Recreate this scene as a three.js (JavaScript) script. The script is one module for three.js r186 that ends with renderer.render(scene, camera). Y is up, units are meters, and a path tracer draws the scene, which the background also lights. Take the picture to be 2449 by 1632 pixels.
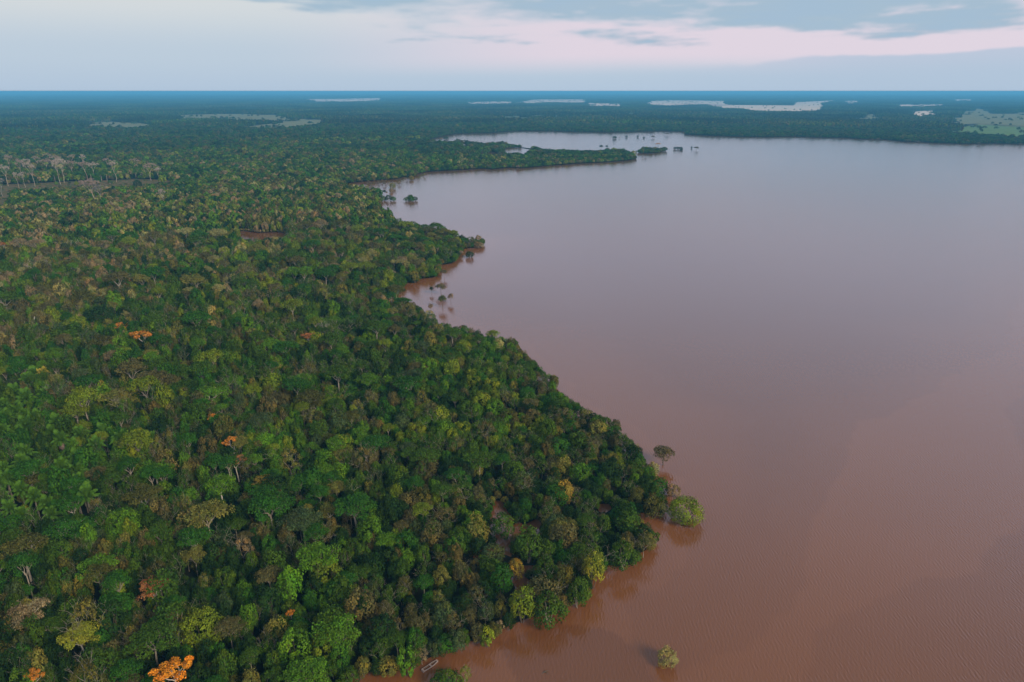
import * as THREE from 'three';
import { mergeGeometries } from 'three/addons/utils/BufferGeometryUtils.js';
import { createNoise2D, createNoise3D } from 'simplex-noise';

// ---------------------------------------------------------------- camera
const scene = new THREE.Scene();
const camera = new THREE.PerspectiveCamera(53.1, 1024 / 682, 1, 200000);
camera.position.set(0, 120, 0);
camera.rotation.set(-0.3511, 0, 0);
const renderer = new THREE.WebGLRenderer({ antialias: true });
renderer.toneMapping = THREE.LinearToneMapping;
renderer.toneMappingExposure = 1.0;
renderer.shadowMap.enabled = true;

// ---------------------------------------------------------------- random numbers and noise
const rng = (seed) => () => { seed = (seed + 0x6d2b79f5) | 0; let t = Math.imul(seed ^ (seed >>> 15), 1 | seed); t = (t + Math.imul(t ^ (t >>> 7), 61 | t)) ^ t; return ((t ^ (t >>> 14)) >>> 0) / 4294967296; };
const n2 = createNoise2D(rng(11)), n3 = createNoise3D(rng(12)), n2b = createNoise2D(rng(13));
const clamp = (x, a = 0, b = 1) => Math.min(b, Math.max(a, x)), mix = (a, b, t) => a + (b - a) * t;
const smooth = (a, b, x) => { const t = clamp((x - a) / (b - a)); return t * t * (3 - 2 * t); };
const fbm2 = (f, x, y, o = 4) => { let s = 0, a = 0.5; for (let i = 0; i < o; i++, a *= 0.5, x = x * 2.03 + 7.1, y = y * 2.03 - 3.7) s += a * f(x, y); return s; };
const lin = (r, g, b) => [r, g, b].map((c) => (c /= 255, c <= 0.04045 ? c / 12.92 : ((c + 0.055) / 1.055) ** 2.4));
const mix3 = (a, b, t) => [mix(a[0], b[0], t), mix(a[1], b[1], t), mix(a[2], b[2], t)];

// ---------------------------------------------------------------- sky: soft evening air with a broken deck of cloud
const SUN = new THREE.Vector3(0.62, 0.5, 0.6).normalize();
function makeSky() {
  const W = 4096, H = 2048, data = new Float32Array(W * H * 4), D = 180 / Math.PI;
  const low = lin(179, 198, 218), haze = lin(188, 204, 219), cream = lin(214, 219, 221), pink = lin(226, 213, 225), bank = lin(176, 195, 216), cloud = lin(152, 180, 201), cloudLit = lin(182, 202, 217), mid = [0.74, 0.83, 1.14], zen = [0.30, 0.36, 0.52];
  for (let j = 0; j < H; j++) {
    const el = ((j + 0.5) / H - 0.5) * Math.PI, e = el * D;
    for (let i = 0; i < W; i++) {
      const o = (j * W + i) * 4; data[o + 3] = 1;
      if (e < -0.5) { data[o] = 0.3; data[o + 1] = 0.33; data[o + 2] = 0.36; continue; }
      const a = ((i + 0.5) / W - 0.5) * 2 * Math.PI, x = Math.cos(a) * Math.cos(el), z = Math.sin(a) * Math.cos(el), y = Math.sin(el);
      const az = Math.atan2(x, -z) * D;                              // degrees to the right of north (-z)
      const rightness = 0.5 + 0.5 * Math.sin((az + 2) / D * 1.6 > Math.PI / 2 ? Math.PI / 2 : (az + 2) / D * 1.6 < -Math.PI / 2 ? -Math.PI / 2 : (az + 2) / D * 1.6);
      let c = mix3(low, haze, smooth(0, 2.6, e));
      c = mix3(c, cream, smooth(2.4, 6.2, e) * (1 - 0.45 * rightness));
      c = mix3(c, mid, smooth(6.4, 10, e) * 0.92); c = mix3(c, zen, smooth(22, 50, e) * 0.9);
      const wob = n3(x * 2.2, e * 0.25, z * 2.2) * 0.5;
      c = mix3(c, pink, smooth(0.8, 2.6, e + wob * 0.5) * (1 - smooth(5.5, 16, e)) * smooth(0.25, 0.62, rightness) * 0.9);
      // a low bank of cloud along the horizon, higher to the right
      const soft = 0.07 + 0.4 * (1 - smooth(8, 26, az)); const top = 1.5 + 0.95 * smooth(2, 34, az) + 0.22 * n3(x * 7, 2, z * 7) + 0.09 * n3(x * 26, 5, z * 26);
      c = mix3(c, bank, smooth(4, 28, az) * (1 - smooth(top - soft, top + soft, e)) * 0.8);
      // the deck: projected on a plane overhead, so that it streaks towards the horizon
      const k = 1 / (y + 0.055), px = x * k, pz = z * k;
      const d = fbm2(n2, px * 0.42 + 3.1, pz * 0.42 + 1.2, 6) + 0.22 * fbm2(n2b, px * 2.3, pz * 2.3 + 5, 4) + 0.35 * fbm2(n2b, px * 0.13, pz * 0.13, 3);
      const edge = mix(7.0, 3.75, smooth(-26, -4, az)) + 0.35 * smooth(4, 14, az) - 0.35 * smooth(16, 36, az) + 0.9 * fbm2(n2b, az * 0.06, e * 0.55, 4);
      const cover = smooth(-0.5, 0.65, (e - edge) * 0.9 + d * 1.6 - 0.45 * smooth(18, 32, az) * (1 - smooth(60, 90, az))) * smooth(1.5, 3.5, e);
      const thick = clamp(0.55 + d * 0.9);
      c = mix3(c, mix3(cloudLit, cloud, thick), cover * mix(mix(0.95, 0.25, smooth(6.5, 9, e)), 0.55, smooth(28, 55, e)) * clamp(0.86 + d * 1.25, 0.25, 1));
      // glow of the veiled low sun behind the camera
      const s = x * SUN.x + y * SUN.y + z * SUN.z, g = 1 + 0.5 * Math.exp((s - 1) * 3.2);
      const dim = 1 - 0.3 * smooth(24, 55, e); c = [c[0] * dim, c[1] * dim, c[2] * dim];
      data[o] = c[0] * g * 1.0; data[o + 1] = c[1] * g; data[o + 2] = c[2] * mix(1, g, 0.8);
    }
  }
  const t = new THREE.DataTexture(data, W, H, THREE.RGBAFormat, THREE.FloatType);
  t.mapping = THREE.EquirectangularReflectionMapping; t.magFilter = THREE.LinearFilter; t.needsUpdate = true;
  return t;
}
scene.background = makeSky(); scene.environment = scene.background;
const sun = new THREE.DirectionalLight(new THREE.Color().setRGB(1, 0.87, 0.66), 3.6);
sun.position.copy(SUN).multiplyScalar(600).add(new THREE.Vector3(0, 0, -200)); sun.target.position.set(0, 0, -200);
sun.castShadow = true; sun.shadow.radius = 40; sun.shadow.mapSize.set(4096, 4096);
Object.assign(sun.shadow.camera, { left: -500, right: 500, top: 500, bottom: -500, near: 1, far: 2000 });
scene.add(sun, sun.target);
scene.fog = new THREE.FogExp2(new THREE.Color().setRGB(0.18, 0.64, 1.0), 0.000112);

// ---------------------------------------------------------------- the place, in metres (x right, z towards the viewer)
const SHORE=[[-95,40],[-62,-10],[-58,-70],[-33.4,-113.2],[-30.5,-114.3],[-25.9,-114.2],[-22.5,-115.4],[-20.4,-116.8],[-16.9,-118.8],[-15.6,-119.7],[-11.5,-121.6],[-9.7,-123.2],[-5.8,-123.4],[-2.5,-126.6],[1.4,-128.8],[4.9,-130.8],[10.0,-131.7],[12.5,-132.6],[13.2,-136.1],[15.9,-135.7],[18.9,-137.0],[19.8,-141.7],[22.1,-143.0],[23.1,-146.5],[25.0,-150.5],[29.2,-149.6],[33.3,-150.7],[35.5,-155.1],[38.3,-156.9],[39.3,-159.0],[36.7,-167.4],[34.5,-170.5],[36.5,-174.6],[42.2,-174.4],[45.8,-176.0],[46.0,-182.4],[44.6,-186.4],[45.6,-195.1],[46.0,-194.7],[43.9,-197.6],[44.8,-207.5],[42.8,-212.7],[39.1,-217.4],[39.8,-229.0],[34.3,-230.5],[27.0,-240.0],[24.1,-246.7],[26.4,-245.8],[16.9,-259.9],[19.8,-271.0],[13.1,-277.4],[9.6,-290.5],[4.5,-304.7],[1.8,-318.6],[-14.5,-323.8],[-22.9,-336.2],[-25.5,-338.6],[-30.7,-334.3],[-41.1,-346.1],[-47.2,-357.0],[-51.8,-370.2],[-60.2,-383.6],[-63.7,-383.1],[-70.3,-393.3],[-71.2,-408.5],[-71.7,-418.5],[-69.3,-433.2],[-76.2,-447.6],[-68.9,-438.5],[-63.0,-438.5],[-61.9,-449.0],[-52.7,-452.7],[-50.2,-464.8],[-52.5,-487.5],[-42.7,-494.7],[-40.8,-514.8],[-38.6,-543.0],[-31.0,-547.7],[-24.1,-556.5],[-24.0,-562.3],[-34.4,-559.8],[-45.9,-575.8],[-58.3,-595.7],[-68.0,-599.9],[-79.0,-612.7],[-89.4,-618.8],[-105.6,-629.6],[-110.1,-652.2],[-128.3,-703.2],[-143.1,-738.4],[-148.4,-778.4],[-157.9,-835.3],[-165.3,-867.3],[-181.8,-872.4],[-208.2,-900.1],[-236.9,-949.7],[-223.1,-965.8],[-202.3,-985.7],[-186.9,-998.0],[-168.2,-1008.5],[-158.6,-1048.0],[-145.7,-1032.3],[-145.9,-1073.7],[-133.2,-1105.6],[-109.1,-1118.4],[-81.6,-1131.5],[-45.1,-1153.0],[-33.0,-1139.5],[-4.2,-1166.9],[19.4,-1158.5],[49.9,-1186.8],[81.5,-1210.4],[114.3,-1235.0],[164.0,-1257.2],[210.6,-1290.4],[234.5,-1325.4],[239.7,-1398.1],[233.2,-1482.7],[194.7,-1473.4],[168.9,-1442.3],[120.0,-1465.0],[69.1,-1479.0],[49.3,-1563.2],[18.3,-1595.2],[-22.7,-1675.1],[-62.5,-1617.2],[-102.4,-1675.1],[-140.2,-1675.1],[-171.6,-1695.9],[-245.2,-1800.6],[-212.7,-1915.4],[-194.9,-2032.1],[-162.7,-2145.1],[-72.4,-2163.6],[-5.2,-2260.9],[0.7,-2266.5],[42.6,-2291.7],[125.7,-2279.0],[204.7,-2229.6],[290.0,-2205.6],[383.5,-2241.7],[482.7,-2291.7],[508.1,-2265.8],[572.6,-2246.9],[570.5,-2229.6],[508.1,-2103.8],[542.2,-2061.5],[612.3,-2001.0],[654.9,-1981.6],[712.2,-1972.1],[789.7,-2001.0],[836.9,-1953.2],[910.3,-1943.9],[926.1,-1890.0],[979.5,-1881.2],[993.6,-1790.3],[1022.1,-1782.5],[1037.2,-1751.8],[1084.2,-1714.8],[1167.5,-1729.4],[1232.8,-1707.6],[1900,-2020],[2600,-2150],[4200,-2200],[6000,-1500],[60000,-2000],[60000,-70000],[-60000,-70000],[-60000,40]];
const ISLANDS=[[[259.0,-1451.6],[282.5,-1526.7],[303.6,-1526.7],[328.4,-1516.4],[329.6,-1510.9],[297.6,-1455.2],[273.7,-1444.5],[259.9,-1459.5]]];
const POOLS=[[[-252.0,-622.7],[-240.9,-617.9],[-228.5,-611.3],[-213.0,-614.1],[-199.8,-607.1],[-193.0,-596.6],[-194.9,-588.2],[-204.5,-582.6],[-213.5,-583.5],[-219.6,-573.3],[-228.2,-580.5],[-240.6,-583.5],[-246.4,-584.8],[-240.6,-594.8]],[[-96.1,-447.2],[-94.7,-446.3],[-89.5,-422.7],[-88.9,-418.5],[-92.2,-419.0],[-91.9,-424.3]],[[-5.7,-182.7],[-3.2,-182.7],[-1.2,-176.4],[0.1,-174.2],[3.6,-169.9],[7.4,-173.1],[9.2,-169.9],[8.7,-165.3],[4.1,-164.8],[1.0,-165.8],[0.1,-159.9],[-0.2,-155.2],[-2.5,-156.6],[-4.3,-158.5],[-6.9,-155.2],[-10.7,-154.8],[-10.5,-157.1],[-7.1,-160.4],[-4.4,-160.9],[-7.4,-168.9],[-6.3,-174.8]],[[-4.7,-149.9],[-1.3,-150.8],[2.7,-151.7],[8.4,-151.7],[8.3,-149.5],[4.4,-149.5],[3.2,-147.4],[5.4,-144.9],[7.0,-142.9],[6.3,-140.5],[3.6,-138.9],[1.4,-139.3],[0.7,-143.3],[-0.5,-146.5],[-4.1,-148.2]],[[25.5,-180.7],[30.5,-181.0],[30.4,-178.1],[28.2,-175.9],[26.6,-176.4]],[[-22.5,-1551.2],[-11.0,-1580.9],[7.0,-1601.4],[46.3,-1570.9],[34.8,-1499.4],[24.2,-1423.6],[11.9,-1455.2],[-10.0,-1440.3],[-15.9,-1477.0]],[[-73.1,-1494.0],[-62.6,-1458.7],[-42.6,-1476.2],[-25.9,-1458.7],[-25.1,-1408.6],[-46.4,-1408.6],[-62.3,-1416.7]],[[-123.7,-1722.7],[-108.2,-1722.7],[-104.3,-1632.1],[-118.0,-1664.9]],[[-97.6,-1369.3],[-87.0,-1377.0],[-86.1,-1339.4],[-94.2,-1339.4]],[[-61.0,-525.2],[-57.7,-530.2],[-57.1,-521.6],[-60.0,-517.9]]];
const FIELDS=[["tan",[[298.7,-10934.1],[1149.2,-11223.6],[733.2,-7366.7],[2.1,-7092.0]]],["tan",[[793.4,-7735.7],[1105.4,-7332.7],[836.0,-5539.8],[577.4,-5539.8]]],["tan",[[1642.8,-8872.2],[2198.0,-10148.4],[2730.2,-9260.5],[1861.5,-6272.5],[1652.7,-6377.8],[1292.9,-5793.7],[1191.3,-6272.5]]],["tan",[[1899.7,-7332.7],[1981.3,-6640.2],[2483.4,-6437.4],[3177.7,-8185.2],[4576.0,-10148.4],[3022.9,-6969.4],[1984.9,-4597.7],[1747.0,-4189.7],[1488.8,-4284.8],[1459.9,-5092.9]]],["tan",[[4355.7,-9467.7],[4540.7,-9467.7],[3214.9,-6716.1],[3227.3,-6962.1]]],["pale",[[1828.1,-3773.5],[2004.0,-3989.7],[1608.4,-3140.4],[1487.1,-2990.1]]],["tan",[[2411.3,-4457.2],[2772.8,-4707.5],[2088.0,-3556.8],[1815.1,-3221.3],[2057.3,-3696.6]]],["pale",[[1554.0,-2650.9],[1794.1,-2943.1],[2386.1,-3807.9],[2785.9,-4410.2],[3365.5,-5235.9],[3444.4,-5235.9],[2655.6,-3989.7],[3009.4,-4231.9],[3198.7,-4231.9],[1906.0,-2508.3],[1817.3,-2542.5],[1762.2,-2577.6],[1731.0,-2650.9],[1818.0,-2853.3],[1633.1,-2689.1]]],["green",[[1262.5,-2085.8],[1668.5,-2611.0],[1832.1,-2713.9],[1904.1,-2661.5],[2023.9,-2661.5],[1475.7,-1933.1],[1402.8,-1953.6],[1316.4,-1933.1],[1316.5,-2006.6],[1321.0,-2062.5]]],["tan",[[3540.8,-6640.2],[3820.3,-6856.1],[2985.7,-5382.4],[2816.2,-5307.0]]],["tan",[[3925.0,-6969.4],[4109.2,-6856.1],[3306.0,-5539.8],[3061.3,-5460.0]]],["tan",[[6636.3,-10934.1],[7165.2,-11223.6],[5554.6,-8715.8],[5200.5,-8520.9]]],["tan",[[-3333.3,-11411.0],[-2790.9,-11726.9],[-2440.2,-13609.3],[-1638.2,-9050.3],[-1755.6,-7758.7],[-2194.9,-8088.7]]],["pale",[[-1782.6,-3792.6],[-1641.4,-4011.3],[-1288.8,-3827.4],[-902.9,-3128.6],[-946.5,-2909.7],[-1212.3,-2955.7],[-1431.7,-3102.7]]],["pale",[[-902.0,-2467.1],[-1001.3,-3135.4],[-823.2,-3183.5],[-685.8,-2500.3],[-736.6,-2299.3],[-830.7,-2328.1]]],["pale",[[-1719.9,-2854.7],[-1632.7,-2999.4],[-1395.7,-2778.1],[-1178.0,-2328.1],[-1382.2,-2387.9]]],["tan",[[-513.6,-8448.5],[-0.1,-8987.5],[-0.0,-6788.6],[-405.7,-6669.3]]],["scrub",[[-171.7,-3807.9],[1.1,-3952.0],[497.9,-4107.3],[970.2,-4275.2],[728.9,-3249.2],[270.6,-2966.4],[-90.5,-3014.1]]]];
const CLEARING=[[-721.3,-943.6],[-694.7,-951.7],[-677.6,-955.7],[-655.7,-965.7],[-632.9,-976.7],[-597.5,-989.7],[-569.7,-998.6],[-548.0,-1009.4],[-518.5,-1005.8],[-478.0,-989.7],[-473.4,-968.2],[-497.0,-951.7],[-497.3,-931.7],[-522.1,-930.1],[-548.4,-922.4],[-577.5,-920.1],[-603.1,-912.5],[-623.3,-905.0],[-639.3,-897.7],[-637.8,-879.8],[-597.0,-820.7],[-570.9,-774.2],[-593.8,-763.3]];
// kind, x, z, crown radius, height, colour, label, group (metres)
const SPECIAL=[
["spread",-87.0,-176.2,4.9,13,"bright","green spreading tree with thick bare white limbs showing through its crown",""],
["bare",-82.7,-221.0,2.5,8,"pale","leafless pale tree with upswept twigs above the brown scrub",""],
["spread",-52.3,-166.0,3.6,10,"olive","olive umbrella tree with a fan of white limbs below its crown",""],
["spread",-75.0,-179.4,4.2,11,"gold","golden yellow tree with pale forked limbs beside bright green canopy",""],
["flower",-108.6,-224.0,2.9,10,"orange","small tree with orange tufts on pale forked limbs, farther of three",""],
["flower",-94.8,-204.8,3.2,11,"orange","orange tufted tree with pale forked trunk, middle of three in a row",""],
["flower",-89.1,-193.5,3.4,10,"rust","half bare tree with an orange tuft on its left limb, nearest of three",""],
["spread",-103.9,-272.5,4.6,11,"olive","olive brown spreading tree with one pale limb, farther back in the canopy",""],
["bare",-133.3,-285.9,3.6,9,"pale","white leafless limbs spread flat above dark canopy",""],
["spread",-113.8,-256.1,4.1,12,"bright","bright green umbrella tree with white forked limbs beneath",""],
["spread",-86.6,-256.1,5.7,12,"bright","wide bright green tree with thin pale limbs, right of the umbrella tree",""],
["spread",-117.1,-241.8,7.0,13,"bright","big bright green domed tree with a flat pale twig mat before it",""],
["bush",-85.1,-209.7,5.0,9,"vivid","vivid light green rounded tree beside the orange tufted trees",""],
["spread",-131.8,-249.2,6.4,12,"mid","broad mid green tree with a bare white branch at its right side",""],
["sparse",-121.5,-224.9,3.9,9,"grey","greyish twiggy tree with tangled branches near the dark gap",""],
["sparse",-104.6,-230.6,2.2,7,"brown","brown dry twiggy tree beside the orange tufts",""],
["bare",-98.4,-233.4,2.6,7,"greyp","leaning bundle of bare grey brown branches",""],
["spread",-59.4,-188.8,3.0,10,"bright","light green feathery tree with a leaning pale stem",""],
["spread",-58.8,-204.8,4.7,11,"bright","bright green spreading tree with a spray of pale limbs at its foot",""],
["sparse",-73.0,-197.1,5.3,10,"olive","wide olive green tree with fine open foliage",""],
["sparse",-92.9,-240.3,3.9,9,"paleolive","pale olive feathery tree amid brown scrub",""],
["sparse",-109.4,-240.3,3.3,9,"paleolive","yellowish olive feathery tree behind the orange tufts",""],
["spread",-149.7,-237.5,8.5,14,"olive","large flat topped olive tree with gnarled pale limbs behind the palms",""],
["spread",-147.7,-258.4,5.5,12,"olive","olive flat topped tree with many pale branches, smaller neighbour behind",""],
["spread",-107.2,-171.0,5.4,13,"oliveb","big olive brown domed tree right of the palm grove",""],
["spread",-143.8,-180.6,5.4,11,"oliveb","dull olive flat topped tree standing inside the palm grove",""],
["spread",-112.0,-186.8,5.5,12,"bright","broad light green tree behind the olive brown dome",""],
["palm",-173.8,-218.8,4.8,11,"","green feather palm crowded in the palm grove at the left edge","palms crowded in the grove at the left edge"],
["palm",-173.4,-223.9,4.9,11,"","green feather palm crowded in the palm grove at the left edge","palms crowded in the grove at the left edge"],
["palm",-163.9,-220.5,4.8,11,"","green feather palm crowded in the palm grove at the left edge","palms crowded in the grove at the left edge"],
["palm",-159.7,-211.5,4.6,11,"","green feather palm crowded in the palm grove at the left edge","palms crowded in the grove at the left edge"],
["palm",-154.3,-207.6,4.6,11,"","green feather palm crowded in the palm grove at the left edge","palms crowded in the grove at the left edge"],
["palm",-149.6,-210.7,4.6,11,"","green feather palm crowded in the palm grove at the left edge","palms crowded in the grove at the left edge"],
["palm",-142.8,-213.1,4.7,11,"","green feather palm crowded in the palm grove at the left edge","palms crowded in the grove at the left edge"],
["palm",-128.4,-205.3,4.5,11,"","green feather palm crowded in the palm grove at the left edge","palms crowded in the grove at the left edge"],
["palm",-123.0,-206.1,4.5,11,"","green feather palm crowded in the palm grove at the left edge","palms crowded in the grove at the left edge"],
["palm",-139.7,-203.1,4.5,11,"","green feather palm crowded in the palm grove at the left edge","palms crowded in the grove at the left edge"],
["palm",-146.2,-200.9,4.4,11,"","green feather palm crowded in the palm grove at the left edge","palms crowded in the grove at the left edge"],
["palm",-140.7,-194.5,4.3,11,"","green feather palm crowded in the palm grove at the left edge","palms crowded in the grove at the left edge"],
["palm",-159.9,-198.0,4.4,11,"","green feather palm crowded in the palm grove at the left edge","palms crowded in the grove at the left edge"],
["palm",-157.1,-191.8,4.3,11,"","green feather palm crowded in the palm grove at the left edge","palms crowded in the grove at the left edge"],
["palm",-142.4,-188.5,4.2,11,"","green feather palm crowded in the palm grove at the left edge","palms crowded in the grove at the left edge"],
["palm",-135.5,-185.9,4.2,11,"","green feather palm crowded in the palm grove at the left edge","palms crowded in the grove at the left edge"],
["palm",-131.1,-179.7,4.0,11,"","green feather palm crowded in the palm grove at the left edge","palms crowded in the grove at the left edge"],
["palm",-146.4,-175.6,4.0,11,"","green feather palm crowded in the palm grove at the left edge","palms crowded in the grove at the left edge"],
["palm",-139.7,-171.6,3.9,11,"","green feather palm crowded in the palm grove at the left edge","palms crowded in the grove at the left edge"],
["palm",-142.7,-165.6,3.8,11,"","green feather palm crowded in the palm grove at the left edge","palms crowded in the grove at the left edge"],
["palm",-133.8,-168.2,3.8,11,"","green feather palm crowded in the palm grove at the left edge","palms crowded in the grove at the left edge"],
["palm",-129.2,-163.0,3.7,11,"","green feather palm crowded in the palm grove at the left edge","palms crowded in the grove at the left edge"],
["palm",-159.7,-187.2,4.2,11,"","green feather palm crowded in the palm grove at the left edge","palms crowded in the grove at the left edge"],
["palm",-154.4,-181.5,4.1,11,"","green feather palm crowded in the palm grove at the left edge","palms crowded in the grove at the left edge"],
["palm",-168.3,-204.6,4.5,11,"","green feather palm crowded in the palm grove at the left edge","palms crowded in the grove at the left edge"],
["palm",-184.7,-223.9,4.9,11,"","green feather palm crowded in the palm grove at the left edge","palms crowded in the grove at the left edge"],
["palm",-178.2,-213.1,4.7,11,"","green feather palm crowded in the palm grove at the left edge","palms crowded in the grove at the left edge"],
["palm",-184.0,-229.3,4.9,11,"","green feather palm crowded in the palm grove at the left edge","palms crowded in the grove at the left edge"],
["palm",-189.1,-241.6,5.2,11,"","green feather palm crowded in the palm grove at the left edge","palms crowded in the grove at the left edge"],
["palm",-197.6,-246.6,5.3,11,"","green feather palm crowded in the palm grove at the left edge","palms crowded in the grove at the left edge"],
["palm",-182.5,-243.6,5.2,11,"","green feather palm crowded in the palm grove at the left edge","palms crowded in the grove at the left edge"],
["palm",-176.1,-244.6,5.2,11,"","green feather palm crowded in the palm grove at the left edge","palms crowded in the grove at the left edge"],
["palm",-199.5,-258.4,5.5,11,"","green feather palm crowded in the palm grove at the left edge","palms crowded in the grove at the left edge"],
["palm",-200.2,-264.0,5.6,11,"","green feather palm crowded in the palm grove at the left edge","palms crowded in the grove at the left edge"],
["palm",-192.4,-233.9,5.0,11,"","green feather palm crowded in the palm grove at the left edge","palms crowded in the grove at the left edge"],
["palm",-168.5,-197.3,4.4,11,"","green feather palm crowded in the palm grove at the left edge","palms crowded in the grove at the left edge"],
["palm",-149.4,-172.1,3.9,11,"","green feather palm crowded in the palm grove at the left edge","palms crowded in the grove at the left edge"],
["palm",-155.3,-179.1,4.0,11,"","green feather palm crowded in the palm grove at the left edge","palms crowded in the grove at the left edge"],
["palm",-137.0,-162.4,3.7,11,"","green feather palm crowded in the palm grove at the left edge","palms crowded in the grove at the left edge"],
["palm",-174.0,-244.6,5.2,11,"","green feather palm crowded in the palm grove at the left edge","palms crowded in the grove at the left edge"],
["palm",-132.0,-204.4,4.5,13,"","feather palm with a pale skirt of dead fronds hanging down its trunk",""],
["palm",-124.5,-171.9,5.0,12,"","lone open feather palm arching over a dark gap, nearest of the grove",""],
["palm",-196.6,-264.0,4.5,11,"yellow","feather palm with yellowing fronds behind the grove",""],
["palm",-201.4,-260.9,3.8,10,"yg","light green feather palm beside the yellowing one",""],
["flower",-85.1,-131.7,3.8,12,"rust","half dead tree with tall white limbs and small rust tufts",""],
["spread",-110.0,-124.3,4.6,12,"brown","brown crowned spreading tree with pale limbs near the left edge",""],
["spread",-125.2,-145.4,5.8,14,"oliveb","large dull olive dome tree at the left edge below the palms",""],
["bush",-107.4,-159.9,4.9,12,"bright","lobed bright green tree right of the dark palm gap",""],
["spread",-122.0,-156.9,5.8,11,"deepbright","flat topped deep green tree below the nearest palm",""],
["bush",-117.6,-147.6,4.7,11,"mid","lobed green tree with many rounded clumps",""],
["spread",-102.9,-139.5,5.3,12,"bright","wide light green open tree with pale bent branches",""],
["bush",-97.1,-136.9,3.9,10,"yg","yellowish green tree joined to the wide open one",""],
["spread",-94.5,-118.0,4.4,11,"lime","lime yellow tree with a drooping pale branch at its left",""],
["flower",-68.7,-107.0,4.5,12,"orangev","large orange flowering tree at the bottom of the picture",""],
["flower",-98.3,-108.0,2.0,9,"orange","small rusty orange tree in the bottom left corner",""],
["bush",-86.1,-110.4,4.9,11,"mid","wide lobed green tree left of the large orange tree",""],
["spread",-94.6,-154.3,4.3,12,"mid","green tree with white zigzag limbs left of the umbrella crown",""],
["spread",-83.8,-150.9,4.6,13,"deepbright","bright green umbrella tree on a slim white forked trunk",""],
["sparse",-78.8,-152.7,3.3,11,"greygreen","grey green feathery tree right of the umbrella tree",""],
["sparse",-71.9,-151.4,3.4,9,"brown","dry brown twiggy tree in the middle of green canopy",""],
["bush",-54.4,-136.4,3.3,12,"vivid","tall rounded bright green tree with smooth leafy dome",""],
["bush",-46.4,-140.6,3.9,11,"yg","yellow green lobed tree with a rusty sprig on top",""],
["bush",-69.9,-122.2,5.1,11,"yg","wide lobed light green tree above the large orange tree",""],
["flower",-51.7,-127.4,1.1,7,"orange","tiny orange flowering treetop left of grey thicket",""],
["flower",-40.9,-126.1,1.0,7,"gold","tiny golden flowering treetop beside grey thicket",""],
["bush",-71.4,-138.8,2.8,10,"mid","green domed tree beside the dry brown tree",""],
["bush",-47.1,-116.2,3.8,11,"bright","fresh green many lobed tree near the bottom edge",""],
["bush",-40.9,-117.1,3.0,10,"yg","light green lobed tree right of the fresh green one",""],
["bush",-60.8,-111.8,2.7,10,"mid","rounded olive green tree at the bottom edge right of the orange tree",""],
["flower",-174.6,-302.4,5.6,15,"orange","tall emergent tree with flat orange crown on a leaning pale trunk",""],
["flower",-196.8,-325.5,4.9,11,"orange","orange tufts scattered on a spreading tree behind the tall emergent",""],
["spread",-215.3,-351.6,3.0,15,"olive","slender pale trunk with a small flat green crown",""],
["flower",-235.6,-403.7,4.7,12,"rust","orange brown flat crown on a thin white stem",""],
["bare",-333.9,-513.3,3.9,12,"pale","small leafless tree with white upturned limbs far up the canopy",""],
["bare",-321.6,-447.1,2.9,12,"pale","pale leafless tree beside a lone dead stem",""],
["flower",-383.7,-506.9,3.5,14,"rust","orange topped tree on a white trunk at the very left edge",""],
["spread",-239.1,-459.9,3.8,11,"olive","olive umbrella tree with white forked limbs amid brown canopy",""],
["bare",-218.4,-316.5,3.6,9,"pale","bent white bare branch arching out of dark canopy",""],
["bush",-214.5,-337.4,8.9,16,"deep","huge dark green domed tree beside orange tufts",""],
["bush",-239.9,-366.2,7.6,16,"oliveb","huge dull olive domed tree farther back",""],
["bush",-272.0,-384.9,6.5,15,"oliveb","dark olive dome with one white limb near the left side",""],
["sparse",-304.6,-476.1,3.6,10,"brown","pinkish brown dry tree in dark green canopy",""],
["palm",-235.1,-318.8,3.2,12,"","feather palm below a lone dead white stem",""],
["bare",-243.3,-330.1,0.7,12,"snag","lone dead white stem without branches",""],
["spread",-210.6,-467.4,4.6,10,"brown","brown flat topped tree with white limbs below the forest pond",""],
["flower",-215.7,-455.9,3.5,9,"rust","small orange brown tree left of the brown flat topped one",""],
["flower",-97.8,-309.9,4.6,11,"rust","rust brown tree with pale limbs toward the shore",""],
["bare",-94.3,-323.6,2.0,11,"pale","white leaning bare stem near the rust brown tree",""],
["flower",-156.7,-379.1,3.2,8,"rust","low orange patch of treetop in olive canopy",""],
["bare",-676.2,-931.7,5.6,24,"pale","pale leafless tree by the far clearing, second from the left","pale leafless trees beside the far clearing"],
["bare",-786.7,-1096.4,5.4,24,"pinkp","pale leafless tree by the far clearing, third from the left","pale leafless trees beside the far clearing"],
["bare",-648.8,-912.5,3.0,18,"pale","pale leafless tree by the far clearing, fourth from the left","pale leafless trees beside the far clearing"],
["bare",-705.3,-1003.1,5.0,26,"pinkp","pale leafless tree by the far clearing, fifth from the left","pale leafless trees beside the far clearing"],
["bare",-642.3,-916.3,3.5,18,"pale","pale leafless tree by the far clearing, sixth from the left","pale leafless trees beside the far clearing"],
["bare",-633.9,-922.4,4.6,27,"pale","pale leafless tree by the far clearing, eighth from the left","pale leafless trees beside the far clearing"],
["bare",-716.7,-1080.5,7.7,19,"pinkp","pale leafless tree by the far clearing, tenth from the left","pale leafless trees beside the far clearing"],
["bare",-615.3,-947.6,4.7,30,"pale","pale leafless tree by the far clearing, twelfth from the left","pale leafless trees beside the far clearing"],
["bare",-622.0,-965.7,5.3,28,"pale","pale leafless tree by the far clearing, fourteenth from the left","pale leafless trees beside the far clearing"],
["bare",-658.8,-1045.3,7.4,19,"pinkp","pale leafless tree by the far clearing, fifteenth from the left","pale leafless trees beside the far clearing"],
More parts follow.
